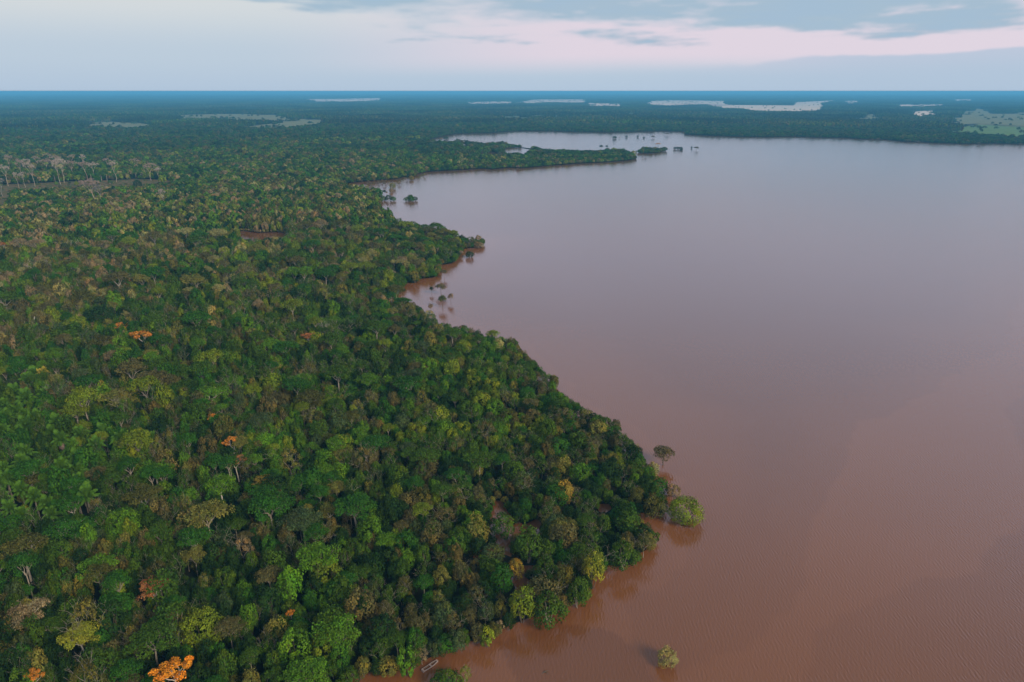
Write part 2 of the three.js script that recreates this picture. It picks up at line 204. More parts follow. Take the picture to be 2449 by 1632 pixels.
["bare",-606.3,-994.1,6.0,24,"pinkp","pale leafless tree by the far clearing, eighteenth from the left","pale leafless trees beside the far clearing"],
["bare",-607.6,-1014.9,5.0,20,"pale","pale leafless tree by the far clearing, nineteenth from the left","pale leafless trees beside the far clearing"],
["bare",-555.4,-976.7,4.8,25,"pale","pale leafless tree by the far clearing, twenty-first from the left","pale leafless trees beside the far clearing"],
["bare",-512.8,-989.7,6.5,20,"pinkp","pale leafless tree by the far clearing, twenty-third from the left","pale leafless trees beside the far clearing"],
["bare",-497.1,-981.0,3.8,17,"pale","pale leafless tree by the far clearing, twenty-fourth from the left","pale leafless trees beside the far clearing"],
["bare",-614.1,-833.2,4.6,20,"greyp","pale leafless tree by the far clearing, first from the left","pale leafless trees beside the far clearing"],
["bare",-746.9,-1152.4,6.3,18,"pinkp","pale leafless tree by the far clearing, thirteenth from the left","pale leafless trees beside the far clearing"],
["bare",-719.5,-1176.5,5.1,18,"pale","pale leafless tree by the far clearing, seventeenth from the left","pale leafless trees beside the far clearing"],
["bare",-775.1,-1146.6,5.0,18,"pinkp","pale leafless tree by the far clearing, ninth from the left","pale leafless trees beside the far clearing"],
["bare",-798.7,-1214.3,4.6,16,"pinkp","pale leafless tree by the far clearing, eleventh from the left","pale leafless trees beside the far clearing"],
["bare",-752.6,-1201.5,5.2,16,"pinkp","pale leafless tree by the far clearing, sixteenth from the left","pale leafless trees beside the far clearing"],
["bare",-769.4,-1107.1,4.8,16,"pale","pale leafless tree by the far clearing, seventh from the left","pale leafless trees beside the far clearing"],
["bare",-651.1,-1129.4,5.5,17,"pinkp","pale leafless tree by the far clearing, twentieth from the left","pale leafless trees beside the far clearing"],
["bare",-604.2,-1129.4,5.5,15,"pinkp","pale leafless tree by the far clearing, twenty-second from the left","pale leafless trees beside the far clearing"],
["bare",-460.8,-760.6,8.0,27,"pinkp","large pinkish bare tree with a wide twiggy crown below the clearing",""],
["bare",-455.8,-766.0,5.5,20,"greyp","smaller grey bare tree right of the large pinkish one",""],
["bare",-380.5,-752.7,3.8,18,"pale","small pale forked bare tree right of the clearing",""],
["bush",-669.6,-951.7,3.1,7,"mid","round green bush on the brown clearing, second from the left","round bushes on the brown clearing"],
["bush",-673.9,-968.2,3.2,7,"mid","round green bush on the brown clearing, third from the left","round bushes on the brown clearing"],
["bush",-694.8,-968.2,3.2,7,"mid","round green bush on the brown clearing, first from the left","round bushes on the brown clearing"],
["bush",-659.5,-965.7,3.2,6,"mid","round green bush on the brown clearing, fourth from the left","round bushes on the brown clearing"],
["bush",-560.2,-939.6,4.9,14,"deepbright","round green bush on the brown clearing, eighth from the left","round bushes on the brown clearing"],
["bush",-614.8,-938.0,2.6,6,"bright","round green bush on the brown clearing, fifth from the left","round bushes on the brown clearing"],
["bush",-584.4,-931.7,2.6,7,"yg","round green bush on the brown clearing, sixth from the left","round bushes on the brown clearing"],
["bush",-550.4,-951.7,2.9,6,"mid","round green bush on the brown clearing, ninth from the left","round bushes on the brown clearing"],
["bush",-599.8,-972.5,3.2,8,"mid","round green bush on the brown clearing, seventh from the left","round bushes on the brown clearing"],
["bush",-487.7,-905.0,5.5,12,"deep","dark spreading tree at the right end of the brown clearing",""],
["palm",-472.5,-976.7,3.8,15,"","small lone palm at the right end of the clearing",""],
["palm",-583.4,-989.7,6.0,14,"","small palm behind the far clearing, fourth from the left","palms along the back of the clearing"],
["palm",-578.2,-994.1,6.0,14,"","small palm behind the far clearing, fifth from the left","palms along the back of the clearing"],
["palm",-548.5,-1016.8,6.1,14,"","small palm behind the far clearing, seventh from the left","palms along the back of the clearing"],
["palm",-543.0,-1021.4,6.2,14,"","small palm behind the far clearing, eighth from the left","palms along the back of the clearing"],
["palm",-559.4,-1012.2,6.1,14,"","small palm behind the far clearing, sixth from the left","palms along the back of the clearing"],
["palm",-627.0,-1021.4,6.2,14,"","small palm behind the far clearing, second from the left","palms along the back of the clearing"],
["palm",-644.2,-981.0,5.9,14,"","small palm behind the far clearing, first from the left","palms along the back of the clearing"],
["palm",-600.0,-994.1,6.0,14,"","small palm behind the far clearing, third from the left","palms along the back of the clearing"],
["umb",-46.3,-453.2,2.4,7.5,"umbr","single umbrella tree in water just off the brown shore bush",""],
["umb",-50.7,-414.8,1.4,5.5,"deep","small dark mushroom shaped tree in water, left of the cluster",""],
["umb",-44.5,-412.9,3.3,8.5,"umbr","wide flat umbrella tree in water, largest of the cluster",""],
["umb",-40.9,-385.1,2.7,9,"umbg","several stemmed bushy tree in water, nearest of the cluster",""],
["umb",-36.9,-394.8,1.8,7,"umbp","thin pale tree in water, right of the several stemmed one",""],
["umb",-46.4,-371.5,1.4,8,"umbp","thin pale tree in water close to the forest edge",""],
["bush",-32.6,-514.3,3.3,5.5,"deep","low dark green bush in water off the second point",""],
["umb",-39.3,-516.7,2.1,6,"umbp","pale sparse tree in water beside the low dark bush",""],
["bush",-27.1,-548.5,4.1,5.5,"brown","brownish bush in water at the tip of the second point",""],
["bush",-28.6,-575.1,3.0,6,"brown","brown twiggy bush on the tip of the second point",""],
["bush",-64.7,-439.9,3.4,9,"olive","olive bush standing in water before the cove",""],
["umb",-68.1,-412.1,1.7,5,"deep","small dark tree at the inner end of the cove",""],
["bare",-68.3,-398.9,0.6,6,"greyp","bare grey stick in the cove water, second from the left","bare sticks in the cove"],
["bare",-69.4,-402.0,0.6,5,"greyp","bare grey stick in the cove water, first from the left","bare sticks in the cove"],
["bare",-67.6,-400.4,0.6,4,"greyp","bare grey stick in the cove water, third from the left","bare sticks in the cove"],
["bare",-54.7,-392.3,0.6,6,"greyp","bare grey stick in the cove water, fourth from the left","bare sticks in the cove"],
["bare",-52.5,-383.0,0.6,5,"greyp","bare grey stick in the cove water, fifth from the left","bare sticks in the cove"],
["sparse",-45.2,-352.0,4.1,9,"paleolive","pale yellow feathery tree on the shore in front of the cove",""],
["bush",-133.4,-1784.4,5.2,8,"deep","dark round tree standing off the north side of the long point",""],
["bush",-174.1,-1878.5,6.8,9,"deep","dark tree in water at the inlet mouth, right of two",""],
["umb",-184.0,-1845.2,4.2,7,"brown","dark tree in water at the inlet mouth, left of two",""],
["umb",-151.7,-1003.6,2.4,7,"deep","dark tree off the inner bay, left of a pair",""],
["bush",-144.6,-1000.2,3.6,8,"olive","olive tree off the inner bay, right of a pair",""],
["umb",-129.8,-1038.3,2.1,6,"olive","small round tree standing in the inner bay",""],
["bush",-156.2,-908.9,4.6,9,"olive","large olive bush in the inner bay",""],
["bush",-152.5,-872.8,2.6,7,"brown","brownish bush just below the large olive one",""],
["umb",-156.4,-847.8,2.3,8,"deep","dark tree near the bushy islet",""],
["umb",-154.0,-850.2,1.7,5,"brown","low bush beside the dark tree near the islet",""],
["umb",-153.4,-944.9,2.2,6,"umbp","thin pale tree alone in the inner bay",""],
["umb",-197.5,-957.8,1.8,6,"umbr","small drowned tree at the bay head, first from the left","drowned row of small trees at the bay head"],
["umb",-185.9,-935.3,2.4,6,"umbr","small drowned tree at the bay head, third from the left","drowned row of small trees at the bay head"],
["umb",-183.8,-957.8,1.7,6,"umbr","small drowned tree at the bay head, fifth from the left","drowned row of small trees at the bay head"],
["umb",-172.0,-935.3,2.4,6,"umbr","small drowned tree at the bay head, seventh from the left","drowned row of small trees at the bay head"],
["umb",-191.1,-935.3,1.0,6,"umbr","small drowned tree at the bay head, second from the left","drowned row of small trees at the bay head"],
["umb",-180.9,-969.5,1.5,6,"umbr","small drowned tree at the bay head, sixth from the left","drowned row of small trees at the bay head"],
["umb",-174.6,-961.7,1.7,6,"umbr","small drowned tree at the bay head, eighth from the left","drowned row of small trees at the bay head"],
["umb",-191.8,-969.5,1.5,6,"umbr","small drowned tree at the bay head, fourth from the left","drowned row of small trees at the bay head"],
["umb",9.7,-1149.9,2.6,6,"umbp","thin reddish tree in water off the long point",""],
["bush",275.0,-1904.9,6.0,8,"deep","largest dark dome tree in the far open bay",""],
["umb",290.2,-1919.5,2.4,4,"umbp","tiny pale sprig beside the largest dome in the far bay",""],
["bush",315.5,-1960.9,3.7,6,"deep","second dark dome tree in the far bay",""],
["bush",347.9,-1968.7,3.4,6,"deep","third dark dome tree in the far bay",""],
["bush",356.9,-1923.2,3.1,5,"deep","fourth and smallest dark dome in the far bay",""],
["umb",382.1,-1926.9,5.4,8,"umbr","brown umbrella tree at the right of the far bay row",""],
["umb",446.7,-2049.2,7.0,8,"umbr","brown umbrella tree beside the far spit",""],
["umb",398.3,-1527.2,5.3,9,"umbr","dark umbrella tree alone off the long point tip",""],
["bush",400.8,-1578.4,2.2,5,"deep","tiny bush left of the lone umbrella tree",""],
["bush",363.9,-1517.8,3.4,5,"deep","low bush below the small islet",""],
["umb",257.4,-1358.7,2.7,6,"umbr","small tree off the long point, right of two",""],
["umb",247.9,-1336.4,1.9,4,"umbr","small tree off the long point, left of two",""],
["umb",337.6,-1635.7,6.4,10,"peach","pale peach crowned tree behind the islet",""],
["bush",258.2,-1466.0,1.7,5,"deep","tiny bush between the point and the islet",""],
["umb",195.8,-1551.2,4.9,11,"deep","dark round tree rising from the long point, left of two",""],
["umb",210.0,-1565.9,3.5,9,"deep","dark round tree rising from the long point, right of two",""],
["umb",9.4,-1147.7,3.1,7,"umbp","reddish thin tree in water below the long point",""],
["umb",989.8,-1775.3,6.7,8,"umbr","reddish water tree along the far right shore, third from the left","trees in water along the far right shore"],
["umb",930.9,-1836.4,3.8,6,"umbr","reddish water tree along the far right shore, first from the left","trees in water along the far right shore"],
["umb",942.3,-1829.0,5.0,8,"umbr","reddish water tree along the far right shore, second from the left","trees in water along the far right shore"],
["umb",1104.7,-1676.7,4.6,8,"umbr","reddish water tree along the far right shore, fifth from the left","trees in water along the far right shore"],
["umb",1181.4,-1646.2,4.0,8,"umbr","reddish water tree along the far right shore, sixth from the left","trees in water along the far right shore"],
["umb",1005.8,-1758.1,6.0,5,"umbr","reddish water tree along the far right shore, fourth from the left","trees in water along the far right shore"],
["umb",51.6,-204.2,3.8,8.5,"umbr2","lone brown leaved tree standing in water off the near point",""],
["bush",46.4,-196.4,2.1,7,"paleolive","pale brown bush leaning from the shore below the lone tree",""],
["bush",46.7,-187.5,2.9,6,"deepbright","dark glossy green bush on the water above the outermost bush",""],
["bush",50.8,-185.5,2.3,5,"brown","grey brown twiggy shrub behind the outermost bush",""],
["bush",51.3,-172.2,5.1,9,"yg","outermost big green bush at the tip of the near point",""],
["bush",42.5,-174.2,3.5,8,"oliveb","olive brown bush left of the outermost green bush",""],
["bush",39.7,-161.2,1.8,5,"mid","small round bush alone in the little bay",""],
["bush",29.4,-149.9,3.8,9,"mid","large leafy green bush at the corner of the little bay",""],
["sparse",35.9,-155.1,2.6,8,"oliveb","brownish bush reaching over the water at the little bay",""],
["bush",-2.6,-165.3,3.5,8,"mid","rounded green bush in the middle of the flooded pool",""],
["bush",-9.8,-159.9,3.3,10,"olive","olive green tree left of the flooded pool",""],
["bush",1.7,-171.0,1.9,6,"deep","small dark bush above the pool centre",""],
["bush",4.4,-153.0,4.0,11,"mid","broad green tree right of the flooded pool",""],
["bush",0.9,-146.9,2.1,7,"gold","bush with yellow and orange leaves between the two pools",""],
["bush",4.0,-140.1,1.2,4,"deep","small dark shrub standing in the lower pool",""],
["bush",-5.3,-151.7,3.3,7,"greygreen","low dark bush between the pools",""],
["bush",-2.6,-139.7,3.2,10,"deepbright","smooth dark green dome left of the lower pool",""],
["bush",8.8,-130.9,4.1,10,"mid","big green waterside bush below the lower pool",""],
["bush",2.4,-130.9,3.2,10,"yg","yellow green waterside bush left of the big green one",""],
["bush",16.2,-135.9,2.9,9,"mid","dense green waterside bush at the shore corner",""],
["bush",13.0,-139.3,3.0,10,"oliveb","bush with orange leaf patches behind the dense waterside bush",""],
["bush",20.7,-142.9,2.9,11,"lime","yellow tinged waterside bush overhanging the shore",""],
["bush",16.4,-179.8,2.8,9,"gold","bush with orange flowers on its right behind the pools",""],
["bush",-2.9,-127.2,1.1,4,"brown","reddish brown dry shrub at the water line",""],
["sparse",-20.0,-118.0,1.8,4.5,"brown","tangle of dry grey brush behind the canoe",""],
["bush",-23.2,-115.0,2.0,9,"bright","bright leafy tree left of the canoe",""],
["bush",-12.6,-121.7,2.1,6,"greygreen","blue green bush dipping to the water right of the canoe",""],
["bush",-5.8,-123.4,2.0,7,"yg","yellowish bush trailing over the water",""],
["bush",-13.9,-111.1,3.6,5,"mid","bush top showing at the bottom edge before the canoe",""],
["sparse",-10.0,-112.0,1.4,6,"yg","thin upright tuft of the bush at the bottom edge",""],
["bush",34.4,-117.9,2.3,5,"yellowb","single round yellowish bush alone in brown water",""],
["bush",-122.1,-799.5,3.7,6,"mid","green bush at the left of the lone bushy islet",""],
["bush",-116.4,-796.8,4.1,7.5,"deepbright","tallest green bush in the middle of the lone bushy islet",""],
["bush",-113.0,-802.2,3.3,6,"deep","dark bush at the right of the lone bushy islet",""],
["bush",-119.5,-813.3,3.8,7,"mid","bush at the back of the lone bushy islet",""],
["bush",-149.8,-802.2,3.7,7,"mid","bush at the left of the islet touching the shore",""],
["bush",-143.6,-802.2,4.1,8,"deep","bush in the middle of the islet touching the shore",""],
["bush",-137.6,-800.6,3.3,6,"deepbright","bush at the right of the islet touching the shore",""],
["bush",357.1,-1548.8,4.3,6.5,"deep","left dark bush of the small far islet",""],
["bush",363.9,-1548.8,4.3,6.5,"deep","middle dark bush of the small far islet",""],
["bush",370.3,-1548.8,4.3,6.5,"deep","right dark bush of the small far islet",""]];

const inside = (P, x, z) => { let r = false; for (let i = 0, j = P.length - 1; i < P.length; j = i++) { const a = P[i], b = P[j]; if ((a[1] > z) !== (b[1] > z) && x < ((b[0] - a[0]) * (z - a[1])) / (b[1] - a[1]) + a[0]) r = !r; } return r; };
const edgeDistance = (P, x, z) => { let m = 1e9; for (let i = 0, j = P.length - 1; i < P.length; j = i++) { const ax = P[j][0], az = P[j][1], dx = P[i][0] - ax, dz = P[i][1] - az, t = clamp(((x - ax) * dx + (z - az) * dz) / (dx * dx + dz * dz + 1e-9)), ex = ax + dx * t - x, ez = az + dz * t - z, d = ex * ex + ez * ez; if (d < m) m = d; } return Math.sqrt(m); };
const boxOf = (P) => [Math.min(...P.map((p) => p[0])), Math.max(...P.map((p) => p[0])), Math.min(...P.map((p) => p[1])), Math.max(...P.map((p) => p[1]))];
const boxed = (list) => list.map((P) => ({ P, b: boxOf(P) }));
const inAny = (L, x, z) => L.some(({ P, b }) => x > b[0] && x < b[1] && z > b[2] && z < b[3] && inside(P, x, z));
function ragged(P, amount) {                                             // an outline with natural bays and tongues
  const out = []; for (let i = 0; i < P.length; i++) { const a = P[i], b = P[(i + 1) % P.length], l = Math.hypot(b[0] - a[0], b[1] - a[1]), n = Math.min(60, Math.max(1, Math.round(l / amount))); for (let k = 0; k < n; k++) { const x = mix(a[0], b[0], k / n), z = mix(a[1], b[1], k / n); out.push([x + amount * 0.9 * fbm2(n2, x / amount / 2.4, z / amount / 4, 3), z + amount * 1.6 * fbm2(n2b, x / amount / 2.4, z / amount / 4, 3)]); } } return out;
}
for (const f of FIELDS) f[1] = ragged(f[1], 90);
const poolBoxes = boxed(POOLS), islandBoxes = boxed(ISLANDS), fieldBoxes = boxed(FIELDS.filter((f) => f[0] !== 'scrub').map((f) => f[1])), scrubBoxes = boxed(FIELDS.filter((f) => f[0] === 'scrub').map((f) => f[1]));
const onLand = (x, z) => (inside(SHORE, x, z) && !inAny(poolBoxes, x, z)) || inAny(islandBoxes, x, z);
const nearSegments = SHORE.filter((p) => Math.abs(p[0]) < 2500 && p[1] > -2600);

const names = new Map();
function numbered(name) { const n = names.get(name) ?? 0; names.set(name, n + 1); return n ? name + '_' + String(n).padStart(3, '0') : name; }
function place(o) { o.traverse((m) => { if (m.isMesh) m.castShadow = m.receiveShadow = true; }); scene.add(o); return o; }
function structure(name, geometry, material) { const m = new THREE.Mesh(geometry, material); m.name = numbered(name); m.userData.kind = 'structure'; return place(m); }

// ---------------------------------------------------------------- water: muddy lake with fine wind ripples
function rippleTexture() {
  const N = 1024, r = rng(5), data = new Uint8Array(N * N), waves = [], h = new Float32Array(N * N);
  for (let k = 0; k < 70; k++) {                                       // whole numbers of waves fit the 60 m tile
    const L = mix(0.4, 1.2, r() ** 1.8), dir = 0.3 + (r() + r() + r() - 1.5) * 0.75, q = 60 / L;
    waves.push([Math.round(Math.cos(dir) * q), Math.round(Math.sin(dir) * q), r() * 6.283, L ** 1.1]);
  }
  let lo = 1e9, hi = -1e9;
  for (let j = 0; j < N; j++) for (let i = 0; i < N; i++) {
    let s = 0; const u = (i / N) * 6.28318531, v = (j / N) * 6.28318531;
    for (const w of waves) s += Math.sin(w[0] * u + w[1] * v + w[2]) * w[3];
    h[j * N + i] = s; if (s < lo) lo = s; if (s > hi) hi = s;
  }
  for (let i = 0; i < N * N; i++) data[i] = ((h[i] - lo) / (hi - lo)) * 255;
  const t = new THREE.DataTexture(data, N, N, THREE.RedFormat); t.wrapS = t.wrapT = THREE.RepeatWrapping; t.magFilter = THREE.LinearFilter; t.repeat.set(1 / 60, 1 / 60); t.needsUpdate = true; return t;
}
// silt plus the sky sheen of calm inshore water, painted as two tones, one texel a metre
const SILT_SHEEN = { x0: -320, z0: -1000, w: 1000 };
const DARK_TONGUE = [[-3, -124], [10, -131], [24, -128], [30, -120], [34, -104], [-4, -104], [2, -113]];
function siltSheenTexture(rough) {
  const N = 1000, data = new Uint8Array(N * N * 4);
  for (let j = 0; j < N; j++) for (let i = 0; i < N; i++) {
    const x = SILT_SHEEN.x0 + i + 0.5, z = SILT_SHEEN.z0 + j + 0.5, o = (j * N + i) * 4;
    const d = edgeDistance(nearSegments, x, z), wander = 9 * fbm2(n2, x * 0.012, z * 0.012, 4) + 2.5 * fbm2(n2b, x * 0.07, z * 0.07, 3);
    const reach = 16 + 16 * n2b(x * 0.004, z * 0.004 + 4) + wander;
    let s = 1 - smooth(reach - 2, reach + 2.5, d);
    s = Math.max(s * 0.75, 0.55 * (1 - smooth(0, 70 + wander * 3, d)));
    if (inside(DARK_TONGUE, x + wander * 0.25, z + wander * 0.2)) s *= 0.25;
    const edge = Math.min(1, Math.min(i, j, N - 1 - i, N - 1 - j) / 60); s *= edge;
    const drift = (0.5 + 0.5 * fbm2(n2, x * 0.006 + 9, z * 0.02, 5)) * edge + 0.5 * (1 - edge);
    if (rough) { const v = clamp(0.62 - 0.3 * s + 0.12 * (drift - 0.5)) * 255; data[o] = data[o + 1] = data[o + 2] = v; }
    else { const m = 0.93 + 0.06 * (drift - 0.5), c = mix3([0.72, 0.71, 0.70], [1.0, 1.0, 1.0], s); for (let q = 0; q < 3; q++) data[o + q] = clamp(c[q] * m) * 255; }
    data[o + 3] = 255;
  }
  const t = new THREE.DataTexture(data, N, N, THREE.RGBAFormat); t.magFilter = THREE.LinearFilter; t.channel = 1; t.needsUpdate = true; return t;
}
{
  const g = new THREE.PlaneGeometry(12000, 5200, 24, 12); g.rotateX(-Math.PI / 2); g.translate(3000, 0, -2200);
  const p = g.attributes.position, uv = new Float32Array(p.count * 2), uv1 = new Float32Array(p.count * 2);
  for (let i = 0; i < p.count; i++) { uv[i * 2] = p.getX(i); uv[i * 2 + 1] = p.getZ(i); uv1[i * 2] = (p.getX(i) - SILT_SHEEN.x0) / SILT_SHEEN.w; uv1[i * 2 + 1] = (p.getZ(i) - SILT_SHEEN.z0) / SILT_SHEEN.w; }
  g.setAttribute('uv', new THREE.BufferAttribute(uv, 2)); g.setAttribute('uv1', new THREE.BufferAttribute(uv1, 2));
  const water = new THREE.MeshPhysicalMaterial({ color: new THREE.Color().setRGB(0.208, 0.077, 0.027), map: siltSheenTexture(false), roughness: 0.1, roughnessMap: siltSheenTexture(true), ior: 1.6, bumpMap: rippleTexture(), bumpScale: 0.07 });
  structure('lake_water', g, water);
}

// ---------------------------------------------------------------- land and open ground
function tileTexture(seed, shades, size, scale) {
  const N = size, data = new Uint8Array(N * N * 4), r = rng(seed), f = createNoise3D(r), T = 6.28318531;
  for (let j = 0; j < N; j++) for (let i = 0; i < N; i++) {
    const u = (i / N) * T, v = (j / N) * T, cx = Math.cos(u), sx = Math.sin(u), cy = Math.cos(v), sy = Math.sin(v);
    let s = 0, a = 0.55, q = scale; for (let k = 0; k < 5; k++, a *= 0.62, q *= 2.1) s += a * f(cx * q + cy * q * 0.7, sx * q + 5, sy * q - cx * 0.3 * q);
    const t = clamp(0.5 + 0.55 * s + 0.16 * (r() - 0.5)) * (shades.length - 1), k = Math.min(shades.length - 2, Math.floor(t)), c = mix3(shades[k], shades[k + 1], t - k);
    for (let q2 = 0; q2 < 3; q2++) { const l = c[q2]; data[(j * N + i) * 4 + q2] = 255 * (l <= 0.0031308 ? l * 12.92 : 1.055 * l ** (1 / 2.4) - 0.055); }
    data[(j * N + i) * 4 + 3] = 255;
  }
  const t = new THREE.DataTexture(data, N, N, THREE.RGBAFormat); t.colorSpace = THREE.SRGBColorSpace; t.wrapS = t.wrapT = THREE.RepeatWrapping; t.magFilter = THREE.LinearFilter; t.needsUpdate = true; return t;
}
function sheet(P, holes, y) {
  const s = new THREE.Shape(P.map((p) => new THREE.Vector2(p[0], -p[1])));
  for (const h of holes) s.holes.push(new THREE.Path(h.map((p) => new THREE.Vector2(p[0], -p[1]))));
  const g = new THREE.ShapeGeometry(s); g.rotateX(-Math.PI / 2); g.translate(0, y, 0); return g;
}
const ground = (seed, shades, metres, scale = 1.2) => { const t = tileTexture(seed, shades, 512, scale); t.repeat.set(1 / metres, 1 / metres); return new THREE.MeshPhysicalMaterial({ map: t, roughness: 1, specularIntensity: 0.2 }); };
const litter = ground(31, [[0.010, 0.012, 0.006], [0.016, 0.018, 0.009], [0.022, 0.018, 0.011]], 40);
const drawn = SHORE.map((p, i) => { if (Math.abs(p[0]) > 700 || p[1] < -1300 || p[1] > -60) return p; const a = SHORE[i - 1], b = SHORE[i + 1], l = Math.hypot(b[0] - a[0], b[1] - a[1]), nx = -(b[1] - a[1]) / l, nz = (b[0] - a[0]) / l, s = inside(SHORE, p[0] + nx * 0.6, p[1] + nz * 0.6) ? 1.7 : -1.7; return [p[0] + nx * s, p[1] + nz * s]; });
structure('forest_ground', sheet(drawn, POOLS, 0.12), litter);
for (const P of ISLANDS) structure('islet_ground', sheet(P, [], 0.12), litter);
const fieldLook = {
  tan: ground(41, [[0.50, 0.41, 0.30], [0.64, 0.50, 0.41], [0.32, 0.30, 0.18]], 700),
  pale: ground(42, [[0.09, 0.12, 0.04], [0.17, 0.16, 0.08], [0.07, 0.10, 0.03]], 500),
  green: ground(43, [[0.07, 0.14, 0.035], [0.11, 0.18, 0.05], [0.06, 0.10, 0.03]], 400),
  scrub: ground(44, [[0.07, 0.10, 0.04], [0.11, 0.13, 0.06], [0.05, 0.08, 0.03]], 300),
};
for (const [k, P] of FIELDS) structure('grass_field', sheet(P, [], 0.3), fieldLook[k]);
structure('clearing', sheet(CLEARING, [], 0.25), ground(45, [[0.04, 0.065, 0.015], [0.17, 0.085, 0.04], [0.09, 0.075, 0.022], [0.04, 0.065, 0.012], [0.13, 0.07, 0.035]], 120, 2.2));

// ---------------------------------------------------------------- foliage
class Leaves {
  constructor(seed) { this.p = []; this.n = []; this.c = []; this.i = []; this.r = rng(seed); }
  sphere() { const z = this.r() * 2 - 1, a = this.r() * 6.2832, s = Math.sqrt(1 - z * z); return new THREE.Vector3(s * Math.cos(a), z, s * Math.sin(a)); }
  // one leaf spray: a bent diamond lying roughly across the direction it grows in
  spray(at, out, long, wide, tone, loose = 0.75) {
    const nrm = out.clone().addScaledVector(this.sphere(), loose).normalize(); if (nrm.dot(out) < 0) nrm.negate();
    const t = this.sphere().cross(nrm).normalize(), b = new THREE.Vector3().crossVectors(nrm, t), k = this.p.length / 3;
    const pts = [at.clone().addScaledVector(t, -long / 2), at.clone().addScaledVector(b, -wide / 2).addScaledVector(nrm, long * 0.08), at.clone().addScaledVector(t, long / 2), at.clone().addScaledVector(b, wide / 2).addScaledVector(nrm, long * 0.08)];
    const sn = nrm.clone().multiplyScalar(1.0).addScaledVector(out, 0.35).normalize();
    for (const q of pts) { this.p.push(q.x, q.y, q.z); this.n.push(sn.x, sn.y, sn.z); this.c.push(tone[0], tone[1], tone[2]); }
    this.i.push(k, k + 1, k + 2, k, k + 2, k + 3);
  }
  build() {
    const g = new THREE.BufferGeometry();
    g.setAttribute('position', new THREE.Float32BufferAttribute(this.p, 3)); g.setAttribute('normal', new THREE.Float32BufferAttribute(this.n, 3)); g.setAttribute('color', new THREE.Float32BufferAttribute(this.c, 3)); g.setIndex(this.i); return g;
  }
  tone(spread = 0.3) { const v = 1 + (this.r() - 0.5) * 2 * spread, h = (this.r() - 0.5) * 0.2; return [v * (1 + h), v, v * (1 - h)]; }
}
const times = (a, b) => [a[0] * b[0], a[1] * b[1], a[2] * b[2]];
// rounded clump of lobes standing almost on the ground
function bushCrown(seed, { R = 3, H = 6.5, base = 0.25, lobes = 17, sprays = 1500, long = 0.42, wide = 0.26, open = 0 }) {
  const L = new Leaves(seed), r = L.r, mid = base + (H - base) * 0.46, hy = (H - base) * 0.5, v = new THREE.Vector3(), out = new THREE.Vector3(), centre = new THREE.Vector3(0, mid - 0.2 * hy, 0);
  const spin = r() * 6.28;
  for (let k = 0; k < lobes; k++) {
    const f = (k + 0.5) / lobes, y = 1 - f * 1.62, a = spin + k * 2.39996 + (r() - 0.5) * 0.7, s = Math.sqrt(Math.max(0, 1 - y * y)), reach = 0.58 + 0.22 * r();
    const c = new THREE.Vector3(Math.cos(a) * s * R * reach, mid + y * hy * (reach + 0.06), Math.sin(a) * s * R * reach), rl = R * mix(0.24, 0.42, r()), dir = c.clone().sub(centre).normalize();
    const lt = times(L.tone(0.22), r() < 0.18 ? [1.35, 1.15, 0.9] : [1, 1, 1]);
    for (let q = 0; q < sprays / lobes; q++) {
      v.copy(L.sphere()); if (v.dot(dir) < -0.2) v.negate(); if (v.y < -0.35 && r() < 0.55) v.y *= -1;
      const rr = rl * (r() < 0.12 ? 1.12 + 0.22 * r() : 0.74 + 0.3 * r()) * (1 - open * 0.5 * r()), at = c.clone().addScaledVector(v, rr); if (at.y < base * 0.5) at.y = base * 0.5 + r() * 0.3;
      out.copy(v).addScaledVector(dir, 0.5).normalize(); const m = 0.75 + 0.5 * r();
      L.spray(at, out, long * m, wide * m, times(lt, L.tone(0.42)));
    }
  }
  return L.build();
}
// flat spreading crown made of separate tufts; returns the tuft centres for the limbs
function tuftCrown(seed, { R = 5, H = 11, thick = 2.4, tufts = 16, sprays = 2600, long = 0.42, wide = 0.26, gap = 0.36, dome = 0.32 }) {
  const L = new Leaves(seed), r = L.r, centres = [], v = new THREE.Vector3(), out = new THREE.Vector3(), spin = r() * 6.28;
  for (let k = 0; k < tufts; k++) {
    const q = Math.sqrt((k + 0.5) / tufts), a = spin + k * 2.39996 + (r() - 0.5) * 0.6, d = q * R * 0.8 * (0.85 + 0.3 * r());
    const c = new THREE.Vector3(Math.cos(a) * d, H - thick * 0.5 - dome * q * q * R - r() * thick * 0.35, Math.sin(a) * d), rl = R * gap * (0.7 + 0.5 * r()); centres.push(c);
    const lt = L.tone(0.2);
    for (let s = 0; s < sprays / tufts; s++) {
      v.copy(L.sphere()); if (v.y < -0.1 && r() < 0.75) v.y *= -1; const at = c.clone().add(new THREE.Vector3(v.x * rl, v.y * rl * 0.55, v.z * rl).multiplyScalar(0.55 + 0.5 * r()));
      out.set(v.x * 0.6, v.y + 0.6, v.z * 0.6).normalize(); const m = 0.75 + 0.5 * r();
      L.spray(at, out, long * m, wide * m, times(lt, L.tone(0.42)));
    }
  }
  return { geometry: L.build(), centres };
}
